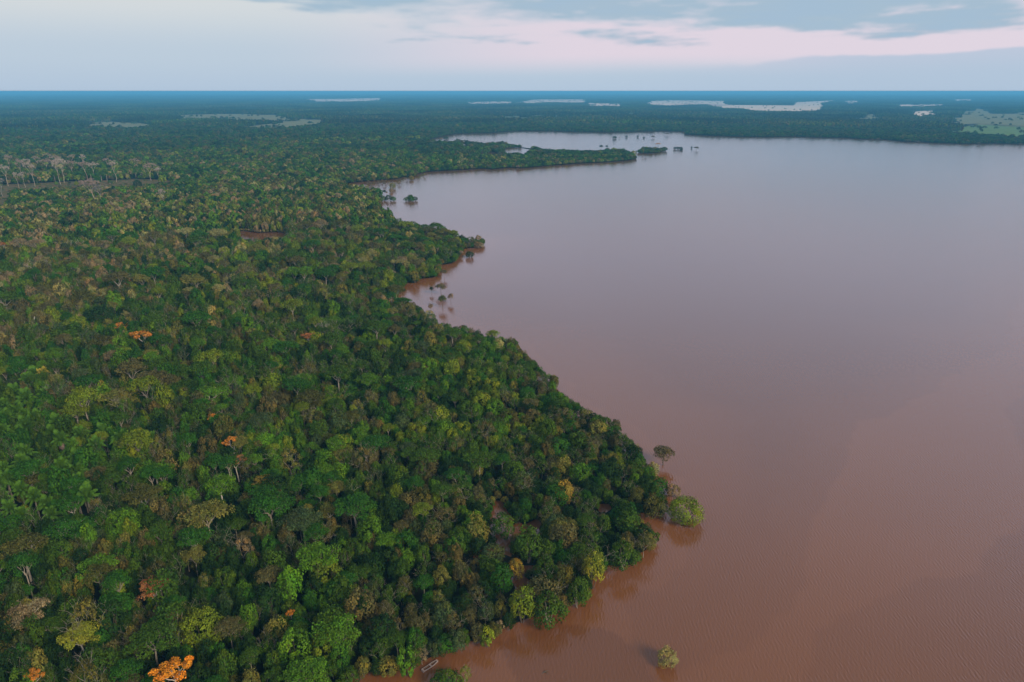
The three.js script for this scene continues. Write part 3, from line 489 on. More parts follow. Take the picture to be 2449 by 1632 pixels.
// a bent, tapering limb
function limb(points, r0, r1, sides = 5) {
  const curve = new THREE.CatmullRomCurve3(points), n = Math.max(3, points.length * 2), g = new THREE.TubeGeometry(curve, n, 1, sides, false), p = g.attributes.position;
  for (let i = 0; i <= n; i++) { const c = curve.getPointAt(i / n), k = mix(r0, r1, i / n); for (let j = 0; j <= sides; j++) { const q = i * (sides + 1) + j; p.setXYZ(q, c.x + (p.getX(q) - c.x) * k, c.y + (p.getY(q) - c.y) * k, c.z + (p.getZ(q) - c.z) * k); } }
  g.deleteAttribute('uv'); return g;
}
const V = (x, y, z) => new THREE.Vector3(x, y, z);
function wander(a, b, r, sag = 0.15) { const l = a.distanceTo(b), q = (t) => a.clone().lerp(b, t).add(V((r() - 0.5) * l * 0.22, (r() - 0.3) * l * sag, (r() - 0.5) * l * 0.22)); return [a, q(0.35), q(0.68), b]; }
function tuftWood(seed, centres, H, lean = 0) {
  const r = rng(seed), fork = V(lean * 0.5, H * 0.5, lean * 0.3), trunk = limb([V(0, -0.3, 0), V(lean * 0.12 + 0.1, H * 0.25, 0.05), fork], H * 0.024, H * 0.016, 6), limbs = [];
  const sorted = [...centres].sort((a, b) => Math.atan2(a.z, a.x) - Math.atan2(b.z, b.x)), N = 5;
  for (let k = 0; k < N; k++) {
    const mine = sorted.filter((_, i) => Math.floor((i / sorted.length) * N) === k), joint = mine.reduce((s, c) => s.add(c), V(0, 0, 0)).multiplyScalar(1 / mine.length).lerp(fork, 0.45); joint.y = mix(fork.y, joint.y, 0.9);
    limbs.push(mergeGeometries([limb(wander(fork, joint, r), H * 0.012, H * 0.008), ...mine.map((c) => limb(wander(joint, V(c.x, c.y + 0.25, c.z), r), H * 0.007, H * 0.0025, 4))]));
  }
  return { trunk, limbs };
}
function stems(seed, R, H) { const r = rng(seed), out = []; for (let k = 0; k < 5; k++) { const a = r() * 6.28, d = R * (0.3 + 0.4 * r()); out.push(limb([V(Math.cos(a) * 0.15, -0.4, Math.sin(a) * 0.15), V(Math.cos(a) * d * 0.5, H * 0.3, Math.sin(a) * d * 0.5), V(Math.cos(a) * d, H * 0.7, Math.sin(a) * d)], H * 0.016, H * 0.006, 5)); } return mergeGeometries(out); }
// leafless tree: forks down to twigs
function bareWood(seed, { R = 4, H = 12, trunk = 0.55, depth = 4, width = 0.02, twigs = 0 }) {
  const r = rng(seed), parts = [], ends = [];
  const grow = (a, dir, len, rad, d) => {
    const b = a.clone().addScaledVector(dir, len); parts.push(limb([a, a.clone().lerp(b, 0.5).add(V((r() - 0.5) * len * 0.25, (r() - 0.4) * len * 0.12, (r() - 0.5) * len * 0.25)), b], rad, rad * 0.62, d > 2 ? 5 : 3));
    if (d <= 0) { ends.push(b); return; }
    const n = d > 2 ? 3 : 2 + (r() < 0.5 ? 1 : 0), spin = r() * 6.28;
    for (let k = 0; k < n; k++) { const s = spin + (k / n) * 6.28 + (r() - 0.5), w = 0.75 + 0.5 * r(), side = V(Math.cos(s), 0, Math.sin(s)), nd = dir.clone().multiplyScalar(0.75).addScaledVector(side, w * R / H * 1.9).add(V(0, 0.12, 0)).normalize(); grow(b, nd, len * (d === depth ? 0.55 : 0.72) * (0.8 + 0.35 * r()) * (d === depth ? (H * (1 - trunk)) / (H * trunk) : 1), rad * 0.58, d - 1); }
  };
  grow(V(0, -0.3, 0), V((r() - 0.5) * 0.15, 1, (r() - 0.5) * 0.15).normalize(), H * trunk, H * width, depth);
  const wood = mergeGeometries(parts); let tw = null;
  if (twigs) { const L = new Leaves(seed + 1); for (let k = 0; k < twigs; k++) { const c = ends[Math.floor(L.r() * ends.length)], at = c.clone().addScaledVector(L.sphere(), R * 0.2 * Math.sqrt(L.r())); L.spray(at, V(0, 0.6, 0).add(L.sphere()).normalize(), 0.9, 0.14, L.tone(0.2), 1); } tw = L.build(); }
  return { wood, twigs: tw };
}
// palm frond along +x: arching midrib with two combs of drooping leaflets
function frondGeometry(seed, len, droop, tilt) {
  const L = new Leaves(seed), r = L.r, N = 28, pt = (t) => V(Math.cos(tilt) * len * t * (1 - 0.18 * t * droop), Math.sin(tilt) * len * t - droop * len * 0.62 * t * t, 0);
  for (let k = 2; k <= N; k++) {
    const t = k / N, a = pt(t), tan = pt(t + 0.02).sub(a).normalize(), l = len * 0.17 * Math.sin(Math.PI * Math.min(0.97, 0.12 + t * 0.86)) ** 0.7, tone = L.tone(0.16);
    for (const s of [-1, 1]) {
      const side = V(0, 0, s), dir = side.clone().multiplyScalar(0.8).addScaledVector(tan, 0.6).add(V(0, -0.45 - 0.3 * r(), 0)).normalize(), e = a.clone().addScaledVector(dir, l * (0.9 + 0.2 * r())), w = tan.clone().multiplyScalar(len * 0.014), q = L.p.length / 3, up = V(0, 1, s * 0.35).normalize();
      for (const p of [a.clone().sub(w), a.clone().add(w), e.clone().add(w.clone().multiplyScalar(0.4)), e.clone().sub(w.clone().multiplyScalar(0.4))]) { L.p.push(p.x, p.y, p.z); L.n.push(up.x, up.y, up.z); L.c.push(...tone); }
      if (s > 0) L.i.push(q, q + 2, q + 1, q, q + 3, q + 2); else L.i.push(q, q + 1, q + 2, q, q + 2, q + 3);
    }
  }
  const g = L.build(), rib = limb([pt(0), pt(0.33), pt(0.66), pt(1)], 0.06, 0.015, 4), n = rib.attributes.position.count;
  rib.setAttribute('color', new THREE.Float32BufferAttribute(new Float32Array(n * 3).fill(1.3), 3));
  g.deleteAttribute('normal'); const flat = g.toNonIndexed(); flat.computeVertexNormals(); const ribFlat = rib.toNonIndexed();
  return mergeGeometries([flat, ribFlat]);
}

// base colours of foliage and bark
const TONE = {
  khaki: [0.088, 0.078, 0.024], deep: [0.013, 0.034, 0.005], deepbright: [0.026, 0.084, 0.006], mid: [0.040, 0.080, 0.006], bright: [0.066, 0.142, 0.007], vivid: [0.078, 0.190, 0.008], yg: [0.118, 0.155, 0.009], lime: [0.195, 0.200, 0.017],
  olive: [0.130, 0.124, 0.023], oliveb: [0.066, 0.066, 0.012], paleolive: [0.215, 0.198, 0.064], brown: [0.185, 0.137, 0.066], grey: [0.11, 0.10, 0.05], greygreen: [0.044, 0.066, 0.020],
  gold: [0.25, 0.17, 0.022], orange: [0.42, 0.16, 0.02], orangev: [0.60, 0.20, 0.012], rust: [0.27, 0.105, 0.032], peach: [0.55, 0.37, 0.25], umbr: [0.110, 0.088, 0.036], umbr2: [0.105, 0.080, 0.030], umbg: [0.075, 0.085, 0.022], umbp: [0.22, 0.155, 0.095],
  yellowb: [0.24, 0.20, 0.06], yellow: [0.21, 0.17, 0.02], palm: [0.052, 0.115, 0.010],
};
const BARK = { twig: [0.42, 0.33, 0.27], pale: [0.55, 0.48, 0.40], pinkp: [0.34, 0.24, 0.19], greyp: [0.26, 0.23, 0.20], snag: [0.62, 0.57, 0.50], dark: [0.11, 0.085, 0.06], mid: [0.30, 0.25, 0.19] };
const leafMats = new Map(), woodMats = new Map();
const leafMat = (k) => { if (!leafMats.has(k)) leafMats.set(k, new THREE.MeshPhysicalMaterial({ name: 'leaves_' + k, color: new THREE.Color().setRGB(...(TONE[k] ?? TONE.mid)), vertexColors: true, roughness: 0.85, specularIntensity: 0.2, side: THREE.DoubleSide })); return leafMats.get(k); };
const woodMat = (k) => { if (!woodMats.has(k)) woodMats.set(k, new THREE.MeshStandardMaterial({ name: 'bark_' + k, color: new THREE.Color().setRGB(...BARK[k]), roughness: 0.95 })); return woodMats.get(k); };
const tintMat = new THREE.MeshPhysicalMaterial({ name: 'leaves_mixed', color: 0xffffff, vertexColors: true, roughness: 0.85, specularIntensity: 0.2, side: THREE.DoubleSide });

// prototypes: [geometry set, nominal crown radius, nominal height]
const range = (n, f) => Array.from({ length: n }, (_, i) => f(i));
const PROTO = {
  bushS: range(4, (i) => ({ crown: bushCrown(100 + i, { R: 1.5, H: 3.4, base: 0.1, lobes: 10, sprays: 620, long: 0.34, wide: 0.2 }), trunk: stems(140 + i, 1.5, 3.4), R: 1.5, H: 3.4 })),
  bush: range(7, (i) => ({ crown: bushCrown(200 + i, { R: 3, H: 6.5, lobes: 15 + (i % 4) * 2, sprays: 1700 }), trunk: stems(240 + i, 3, 6.5), R: 3, H: 6.5 })),
  bushL: range(4, (i) => ({ crown: bushCrown(300 + i, { R: 5.6, H: 11, base: 0.3, lobes: 30, sprays: 4600, long: 0.46, wide: 0.3 }), trunk: stems(340 + i, 5.6, 11), R: 5.6, H: 11 })),
  sparse: range(4, (i) => ({ crown: bushCrown(400 + i, { R: 3.4, H: 7.5, base: 1, lobes: 15, sprays: 1150, long: 0.5, wide: 0.14, open: 1 }), trunk: bareWood(440 + i, { R: 3, H: 6.6, trunk: 0.34, depth: 4, width: 0.02 }).wood, R: 3.4, H: 7.5 })),
  spread: range(6, (i) => { const c = tuftCrown(500 + i, { tufts: 14 + (i % 3) * 3, sprays: 2700, gap: 0.33 + 0.03 * (i % 2) }); return { crown: c.geometry, ...tuftWood(540 + i, c.centres, 11, (i - 2) * 0.25), R: 5, H: 11 }; }),
  flower: range(5, (i) => { const c = tuftCrown(600 + i, { R: 4.4, H: 11, tufts: 9 + (i % 3) * 2, sprays: 1300, gap: 0.26, thick: 2, dome: 0.2 }); return { crown: c.geometry, ...tuftWood(640 + i, c.centres, 11, [1.2, -0.6, 0.4, -1.4, 0.8][i]), R: 4.4, H: 11 }; }),
  umb: range(4, (i) => { const c = tuftCrown(700 + i, { R: 3.5, H: 7.5, tufts: 13, sprays: 2000, gap: 0.45, thick: 3.4, dome: 0.4 }); const w = tuftWood(740 + i, c.centres, 7.5, 0.3); return { crown: c.geometry, trunk: mergeGeometries([w.trunk, ...w.limbs]), R: 3.5, H: 7.5 }; }),
  bare: range(5, (i) => { const b = bareWood(800 + i, { R: 4, H: 12, trunk: [0.3, 0.38, 0.34, 0.42, 0.36][i], width: 0.016 }); return { trunk: b.wood, R: 4, H: 12 }; }),
  tall: range(4, (i) => { const b = bareWood(850 + i, { R: 6, H: 24, trunk: 0.55, width: 0.017, twigs: 2400 }); return { trunk: b.wood, crown: b.twigs, R: 7, H: 24 }; }),
  far: range(5, (i) => ({ crown: bushCrown(900 + i, { R: 3, H: 6.5, lobes: 11, sprays: 380, long: 0.95, wide: 0.6 }), R: 3, H: 6.5 })),
};
const FRONDS = range(4, (i) => frondGeometry(1000 + i, 5.6, [0.6, 0.95, 1.15, 1.3][i], [1.3, 1.1, 0.85, 0.5][i]));
const palmTrunk = limb([V(0, -0.3, 0), V(0.12, 3, 0.05), V(0.05, 6.2, 0)], 0.24, 0.17, 7);
const palmSkirt = (() => { const L = new Leaves(77); for (let k = 0; k < 60; k++) { const a = L.r() * 6.28, y = 4.1 + L.r() * 1.6; L.spray(V(Math.cos(a) * 0.4, y, Math.sin(a) * 0.4), V(Math.cos(a), 0.2, Math.sin(a)), 2.2, 0.3, L.tone(0.2), 0.25); } return L.build(); })();

const pick = (list, x, z) => list[Math.floor(Math.abs(Math.sin(x * 12.9898 + z * 78.233) * 43758.5453) % 1 * list.length)];
function mesh(name, g, m) { const o = new THREE.Mesh(g, m); o.name = name; return o; }
const NAME = { bushS: 'bush', bush: 'bushy_tree', bushL: 'bushy_tree', sparse: 'feathery_tree', spread: 'spreading_tree', flower: 'flowering_tree', umb: 'water_tree', bare: 'bare_tree', tall: 'bare_tree', palm: 'palm_tree' };
const CATEGORY = { bushS: 'bush', palm: 'palm' };
const byLabel = new Map();
// one tree as a thing of its own
function tree(kind, x, z, r, h, tone, label, group, special = true) {
  const o = new THREE.Group(), q = rng(Math.floor(x * 131 + z * 977)); o.name = numbered(NAME[kind]); o.position.set(x, onLand(x, z) ? 0.1 : /^bush/.test(kind) ? -0.13 * h : 0, z); o.rotation.y = q() * 6.28;
  if (kind === 'palm') {
    const s = r / 4.0, k = h / (6.2 + 3.2 * s); o.scale.setScalar(s); const lift = (h - 3.2 * s) / 6.2 / s;
    const t = mesh('trunk', palmTrunk, woodMat('mid')); t.scale.set(1, lift, 1); o.add(t);
    const N = 25; for (let i = 0; i < N; i++) { const f = mesh('frond', FRONDS[Math.floor((i / N) * 4)], leafMat(tone || 'palm')); f.position.set(0.05, 6.15 * lift, 0); f.rotation.y = i * 2.39996 + q() * 0.4; f.rotation.z = (q() - 0.5) * 0.22; f.scale.setScalar(0.85 + 0.3 * q()); o.add(f); }
    if (/skirt/.test(label)) { const d = mesh('dead_frond_skirt', palmSkirt, woodMat('pinkp')); d.position.y = 6.2 * (lift - 1); o.add(d); }
  } else {
    const p = pick(PROTO[kind], x, z); o.scale.set(r / p.R, h / p.H, r / p.R);
    const bark = kind === 'tall' ? (tone === 'pale' ? 'twig' : tone) : BARK[tone] ? tone : kind === 'spread' || kind === 'flower' ? 'pale' : kind === 'sparse' ? 'mid' : 'dark';
    o.add(mesh('trunk', p.trunk, woodMat(kind === 'spread' && !special ? 'mid' : bark)));
    if (p.limbs) for (const l of p.limbs) o.children[0].add(mesh('limb', l, woodMat(kind === 'spread' && !special ? 'mid' : bark)));
    if (p.crown) o.add(mesh(kind === 'tall' ? 'twigs' : 'crown', p.crown, kind === 'tall' ? woodMat(bark) : leafMat(tone)));
  }
  (byLabel.get(label) ?? byLabel.set(label, []).get(label)).push(o);
  o.userData = { label, category: CATEGORY[kind] ?? 'tree' }; if (group) o.userData.group = group;
  return place(o);
}
// labels by landmark
const LANDMARK = [[-18, -117, 'canoe'], [-86, -108, 'large orange tree'], [25, -150, 'lower pool'], [14, -172, 'flooded pool'], [47, -205, 'lone tree in the water'], [54, -180, 'outermost green bush'], [38, -160, 'little bay']];
const NICK = [['golden yellow tree with pale', 'golden yellow tree'], ['vivid light green', 'vivid light green tree'], ['half dead tree', 'half dead tree'], ['dry brown twiggy tree in', 'dry brown tree'], ['green spreading tree with thick', 'tree with thick white limbs'], ['olive umbrella tree with a fan', 'olive umbrella tree'], ['tall rounded bright', 'tall smooth green dome'], ['lone open feather palm', 'lone open palm'], ['big olive brown domed', 'olive brown dome tree'], ['large dull olive dome', 'large dull olive dome'], ['brown crowned spreading', 'brown crowned tree'], ['lime yellow tree', 'lime yellow tree'], ['small rusty orange', 'small rusty tree'], ['tiny golden', 'tiny golden treetop'], ['orange tufted tree with pale', 'orange tufted tree'], ['bush with orange leaf patches', 'bush with orange patches'], ['big green waterside', 'big waterside bush'], ['bright green umbrella tree on', 'slim trunked umbrella tree'], ['yellow green lobed', 'lobed yellow green tree'], ['pale brown bush leaning', 'pale brown leaning bush'], ['feather palm with a pale skirt', 'palm with a pale skirt'], ['dull olive flat topped', 'flat olive tree in the grove'], ['large flat topped olive', 'large flat topped olive tree'], ['light green feathery tree with', 'light green leaning tree'], ['pale olive feathery', 'pale olive feathery tree'], ['fresh green many lobed', 'fresh green lobed tree'], ['wide olive green tree', 'wide olive green tree'], ['wide lobed light green', 'wide lobed light green tree'], ['feather palm with yellowing', 'yellowing palm'], ['bush with orange flowers', 'bush with orange flowers'], ['leafless pale tree with upswept', 'leafless upswept tree'], ['flat topped deep green', 'flat deep green tree']];
for (const [start, nick] of NICK) { const s = SPECIAL.find((q) => q[6].startsWith(start)); if (s) LANDMARK.push([s[1], s[2], nick]); }
// where a tree stands from the nearest landmark, as seen from the camera
function whereIs(x, z) {
  let best = null, m = 1e9; for (const l of LANDMARK) { const d = Math.hypot(l[0] - x, l[1] - z); if (d > 0.5 && d < m) { m = d; best = l; } }
  const len = Math.hypot(x, z), back = ((x - best[0]) * x + (z - best[1]) * z) / len, side = ((x - best[0]) * -z + (z - best[1]) * x) / len, a = Math.abs(back), b = Math.abs(side);
  const deep = back > 0 ? 'behind' : 'in front of', wide = side > 0 ? 'right of' : 'left of', word = a > 2.2 * b ? deep : b > 2.2 * a ? wide : (back > 0 ? 'behind and ' : 'before and ') + wide;
  return (m < 8 ? 'just ' : m < 16 ? '' : 'well ') + word + ' the ' + best[2];
}
const taken = [];
for (const [kind, x, z, r, h, tone, label, group] of SPECIAL) {
  let k = kind; if (kind === 'bush') k = r < 2.1 ? 'bushS' : r < 4.4 ? 'bush' : 'bushL'; if (kind === 'bare' && h >= 15) k = 'tall';
  if (tone === 'snag') { const o = new THREE.Group(); o.name = numbered('dead_stem'); o.position.set(x, 0.1, z); o.add(mesh('trunk', limb([V(0, -0.3, 0), V(0.2, 6, 0.1), V(0.3, h + 1.5, 0)], 0.26, 0.16, 7), woodMat('snag'))); o.userData = { label, category: 'dead tree' }; place(o); continue; }
  tree(k, x, z, r, h, tone || (kind === 'palm' ? 'palm' : 'mid'), /crowded in the palm grove/.test(label) ? 'green grove palm ' + whereIs(x, z) : label, group);
  taken.push([x, z, kind === 'bare' ? r * 0.35 : kind === 'palm' ? r * 0.85 : kind === 'spread' || kind === 'flower' ? r * 0.42 : r * 0.8]);
}

// ---------------------------------------------------------------- the forest
// colour of a tree at a place: patches of deep green, fresh green, olive and dry brown
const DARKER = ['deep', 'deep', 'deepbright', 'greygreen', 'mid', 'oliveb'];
const SWAMP = ['olive', 'yg', 'khaki', 'brown', 'oliveb', 'paleolive'];
const FRESH = ['deep', 'deepbright', 'mid', 'mid', 'bright', 'yg'], DRY = ['oliveb', 'khaki', 'greygreen', 'olive', 'khaki', 'mid'];
function toneAt(x, z, u) {
  const d = Math.hypot(x, z), a = fbm2(n2, x / 90, z / 90, 3), shore = smooth(-30, 60, x + 40) * smooth(-420, -150, z) * 0.18;
  const dry = clamp(0.34 + a * 0.7 + shore + 0.34 * smooth(300, 560, d) * (1 - smooth(750, 1300, d)) * (0.25 + 0.75 * smooth(-20, -220, x)) + 0.15 * smooth(1000, 2000, d));
  if (d > 1000 && fbm2(n2b, x / 420, z / 300, 3) + smooth(1000, 2300, -z) * 0.9 - 0.42 > 0) return DARKER[Math.floor(u * 5.99)];  // distance shade put into the tree colours: darker tones farther off
  if (u < dry * 0.78) { const k = (u / (dry * 0.78)) ** 0.9; return (u * 613 % 1 < smooth(280, 480, d + 60 * a) * (1 - smooth(1000, 1500, d)) * (0.3 + 0.6 * smooth(-20, -220, x)) ? SWAMP : DRY)[Math.floor(k * 5.99)]; }
  const k = (u - dry * 0.78) / (1 - dry * 0.78), dim = 0.22 * (1 - smooth(150, 230, d)); return FRESH[Math.floor(clamp(k * 0.95 - dim + 0.28 * n2b(x / 60, z / 60)) * 5.99)];
}
const inView = (x, z, margin) => z < -40 && Math.abs(x) < -z * 0.80 * margin + 22 && -z > 88;
const cells = new Map(); for (const t of taken) { const k = Math.floor(t[0] / 12) + ',' + Math.floor(t[1] / 12); (cells.get(k) ?? cells.set(k, []).get(k)).push(t); }
const free = (x, z) => { const cx = Math.floor(x / 12), cz = Math.floor(z / 12); for (let i = -1; i <= 1; i++) for (let j = -1; j <= 1; j++) for (const t of cells.get(cx + i + ',' + (cz + j)) ?? []) if ((t[0] - x) ** 2 + (t[1] - z) ** 2 < t[2] ** 2) return false; return true; };
const spots = [], rf = rng(2024);
const offer = (x, z, r, h, forced) => { const d = Math.hypot(x, z); if (!free(x, z) || inside(CLEARING, x, z)) return; for (const q of [0.45, 0.8]) { const k = 120 / (120 - h * q); if (d < 2500 && (inAny(poolBoxes, x * k, z * k) || (d < 1300 && inside(CLEARING, x * k, z * k)))) { if (d < 400 || rf() < 0.5) return; h = Math.min(h, 2.2); r = Math.min(r, 1.5); } } spots.push({ x, z, r, h, d, u: rf(), shoreline: !!forced }); };
// a row that overhangs the water all along the shore and round the pools
for (const P of [SHORE, ...ISLANDS, ...POOLS]) for (const pool of [POOLS.includes(P)]) for (let i = 0; i < P.length; i++) {
  const a = P[i], b = P[(i + 1) % P.length], l = Math.hypot(b[0] - a[0], b[1] - a[1]); if (l > 3000 || Math.abs(a[0]) > 3000) continue;
  const far = Math.hypot(a[0], a[1]) > 700, step = far ? 4.4 : 3.0, n = Math.max(1, Math.round(l / step));
  for (let k = 0; k < n; k++) {
    const t = (k + 0.5) / n, x0 = mix(a[0], b[0], t), z0 = mix(a[1], b[1], t), nx = -(b[1] - a[1]) / l, nz = (b[0] - a[0]) / l;
    const r = (far ? 2.6 : pool ? 1.3 : 2.0) * (0.75 + 0.6 * rf()), s = onLand(x0 + nx * 1.5, z0 + nz * 1.5) ? 1 : -1, inset = r * (0.3 + 0.3 * rf());
    const x = x0 + nx * s * inset, z = z0 + nz * s * inset; if (inView(x, z, 1.15) && onLand(x, z)) offer(x, z, r, (far ? 5.2 : pool ? 2.4 : 4.6) * (0.8 + 0.5 * rf()), true);
  }
}
const rows = [[88, 420, 3.2], [420, 900, 3.7], [900, 1500, 4.6], [1500, 2700, 6.2]];
for (const [d0, d1, cell] of rows) for (let z = -d1; z < -d0 * 0.7; z += cell) { const half = -z * 0.92 + 25; for (let x = -half; x < half; x += cell) {
  const px = x + (rf() - 0.5) * cell * 0.95, pz = z + (rf() - 0.5) * cell * 0.95, d = Math.hypot(px, pz), big = rf(); if (d < d0 || d >= d1 || !inView(px, pz, 1.15)) continue;
  if (!inside(SHORE, px, pz) && !inAny(islandBoxes, px, pz)) continue; if (inAny(poolBoxes, px, pz) || inAny(fieldBoxes, px, pz)) continue;
  if (d < 1300 && edgeDistance(nearSegments, px, pz) < 2.6) continue;
  if (inAny(scrubBoxes, px, pz) && rf() < 0.7) continue;
  const g = 0.66 + 0.72 * rf(), upland = smooth(-40, -170, px) * smooth(-900, -500, -d) + 0.55 * smooth(20, -60, px), k = cell / 3.2;
  offer(px, pz, 1.9 * (0.55 + 0.45 * g) * k * (big > 0.9 ? 1.75 : big < 0.25 ? 0.72 : 1), (5.3 + 3.0 * upland) * g * mix(1, 1.25, smooth(900, 2000, d)) * (big > 0.9 ? 1.3 : big < 0.25 ? 0.8 : 1));
} }
spots.sort((a, b) => a.d - b.d);

for (let i = 0; i < 900; i++) { const b = boxOf(CLEARING), x = mix(Math.max(b[0], -900), b[1], rf()), z = mix(b[2], b[3], rf()), u = rf(); if (inside(CLEARING, x, z) && fbm2(n2, x / 25, z / 40, 3) > 0.08) spots.push({ x, z, r: 0.7 + 1.4 * u, h: 0.8 + 1.8 * rf() * u, d: Math.hypot(x, z), u: rf() }); }
// scattered trees and clumps out on the open fields
for (const [k, P] of FIELDS) { const b = boxOf(P), area = (b[1] - b[0]) * (b[3] - b[2]), n = Math.min(1500, area / 900); for (let i = 0; i < n; i++) { const x = mix(b[0], b[1], rf()), z = mix(b[2], b[3], rf()), w = fbm2(n2, x / 160, z / 260, 3), u = rf(); if (inside(P, x, z) && (w > 0.3 || u < 0.03)) spots.push({ x, z, r: 4.5 + 3 * rf(), h: 6 + 5 * rf(), d: Math.hypot(x, z), u }); } }
// kinds: mostly bushy trees, some spreading ones and some open feathery ones
const WORD = { khaki: 'khaki', vivid: 'vivid green', deep: 'dark green', deepbright: 'deep green', mid: 'green', bright: 'light green', yg: 'yellowish green', oliveb: 'dull olive', olive: 'olive', greygreen: 'grey green', brown: 'brownish', paleolive: 'pale olive' };
const limit = { bush: 300, spread: 120, sparse: 160 }, mass = { bush: [], spread: [], sparse: [], far: [] };
for (const s of spots) {
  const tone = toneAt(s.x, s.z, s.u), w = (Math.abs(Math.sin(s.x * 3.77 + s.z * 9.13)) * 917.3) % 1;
  let kind = s.d > 620 ? 'far' : 'bush';
  if (kind === 'bush' && !s.shoreline) { const left = smooth(30, -80, s.x); if (w < 0.012 + 0.13 * left) kind = 'spread'; else if (w < 0.012 + 0.13 * left + (DRY.includes(tone) ? 0.32 : 0.05)) kind = 'sparse'; }
  const t2 = kind === 'spread' && tone === 'deep' ? 'deepbright' : tone;
  if (kind === 'spread') { s.r *= 1.6; s.h *= 1.2; } if (kind === 'sparse') { s.r *= 1.1; s.h *= 1.08; }
  s.tone = t2;
  const shown = Math.abs(s.x) < -s.z * 0.755 && s.d > 108 && -s.z > 104;
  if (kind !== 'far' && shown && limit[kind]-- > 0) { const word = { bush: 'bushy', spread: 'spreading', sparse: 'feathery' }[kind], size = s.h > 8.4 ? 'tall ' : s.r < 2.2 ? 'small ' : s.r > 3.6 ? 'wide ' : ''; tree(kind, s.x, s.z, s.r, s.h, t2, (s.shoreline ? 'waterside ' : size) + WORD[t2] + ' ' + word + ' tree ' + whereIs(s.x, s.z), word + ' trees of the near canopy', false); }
  else mass[kind].push(s);
}
// things that still share a label are told apart by their order across the view
const ORDER = ['first', 'second', 'third', 'fourth', 'fifth', 'sixth', 'seventh', 'eighth', 'ninth', 'tenth'];
for (const [label, list] of byLabel) if (list.length > 1 && list.length <= 10) list.sort((a, b) => a.position.x / -a.position.z - b.position.x / -b.position.z).forEach((o, i) => { const l = label + ', ' + ORDER[i] + ' from left'; o.userData.label = l.split(' ').length <= 16 ? l : l.replace(' from left', '').replace('bushy ', ''); });
function stuff(name, geometry, material, list, of, proto, tinted = true) {
  const m = new THREE.InstancedMesh(geometry, material, list.length), d = new THREE.Object3D(), c = new THREE.Color(); m.name = name; m.userData.kind = 'stuff'; m.castShadow = m.receiveShadow = true;
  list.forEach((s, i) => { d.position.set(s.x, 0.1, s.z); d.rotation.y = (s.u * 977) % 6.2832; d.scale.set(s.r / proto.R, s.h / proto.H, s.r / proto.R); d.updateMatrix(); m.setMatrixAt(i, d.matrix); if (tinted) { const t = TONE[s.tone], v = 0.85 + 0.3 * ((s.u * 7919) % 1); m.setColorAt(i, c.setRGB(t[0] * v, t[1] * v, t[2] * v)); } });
  of.add(m);
}
function forest(name, label, sets) { const g = new THREE.Group(); g.name = name; g.userData = { kind: 'stuff', label, category: 'forest' }; for (const f of sets) f(g); scene.add(g); }
const split = (list, n) => { const out = range(n, () => []); list.forEach((s) => out[Math.floor((s.u * 5381) % 1 * n)].push(s)); return out; };
forest('forest_canopy', 'dense mixed green forest canopy filling the left of the view', [
  (g) => split(mass.bush, 7).forEach((l, i) => stuff('bushy_crowns', PROTO.bush[i].crown, tintMat, l, g, PROTO.bush[i])),
  (g) => split(mass.spread, 6).forEach((l, i) => { const p = PROTO.spread[i]; stuff('spreading_crowns', p.crown, tintMat, l, g, p); stuff('spreading_limbs', mergeGeometries([p.trunk, ...p.limbs]), woodMat('mid'), l, g, p, false); }),
  (g) => split(mass.sparse, 4).forEach((l, i) => { const p = PROTO.sparse[i]; stuff('feathery_crowns', p.crown, tintMat, l, g, p); stuff('feathery_limbs', p.trunk, woodMat('mid'), l, g, p, false); }),
  (g) => split(mass.far, 5).forEach((l, i) => stuff('far_crowns', PROTO.far[i].crown, tintMat, l, g, PROTO.far[i])),
]);
// far forest: stands of trees, smaller ones to 14 km, wide ones to the horizon
function stand(seed, size, n, R, H, sprays, long) {
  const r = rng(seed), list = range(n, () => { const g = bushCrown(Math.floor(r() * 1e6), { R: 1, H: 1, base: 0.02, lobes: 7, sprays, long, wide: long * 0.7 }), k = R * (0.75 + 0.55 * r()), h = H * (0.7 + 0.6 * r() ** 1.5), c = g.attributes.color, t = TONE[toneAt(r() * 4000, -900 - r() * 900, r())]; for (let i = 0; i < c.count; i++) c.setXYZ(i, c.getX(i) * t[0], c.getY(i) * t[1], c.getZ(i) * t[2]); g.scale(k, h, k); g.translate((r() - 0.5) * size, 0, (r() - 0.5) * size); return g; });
  return mergeGeometries(list);
}
const standMat = new THREE.MeshPhysicalMaterial({ name: 'leaves_far', vertexColors: true, roughness: 0.9, specularIntensity: 0.2, side: THREE.DoubleSide });
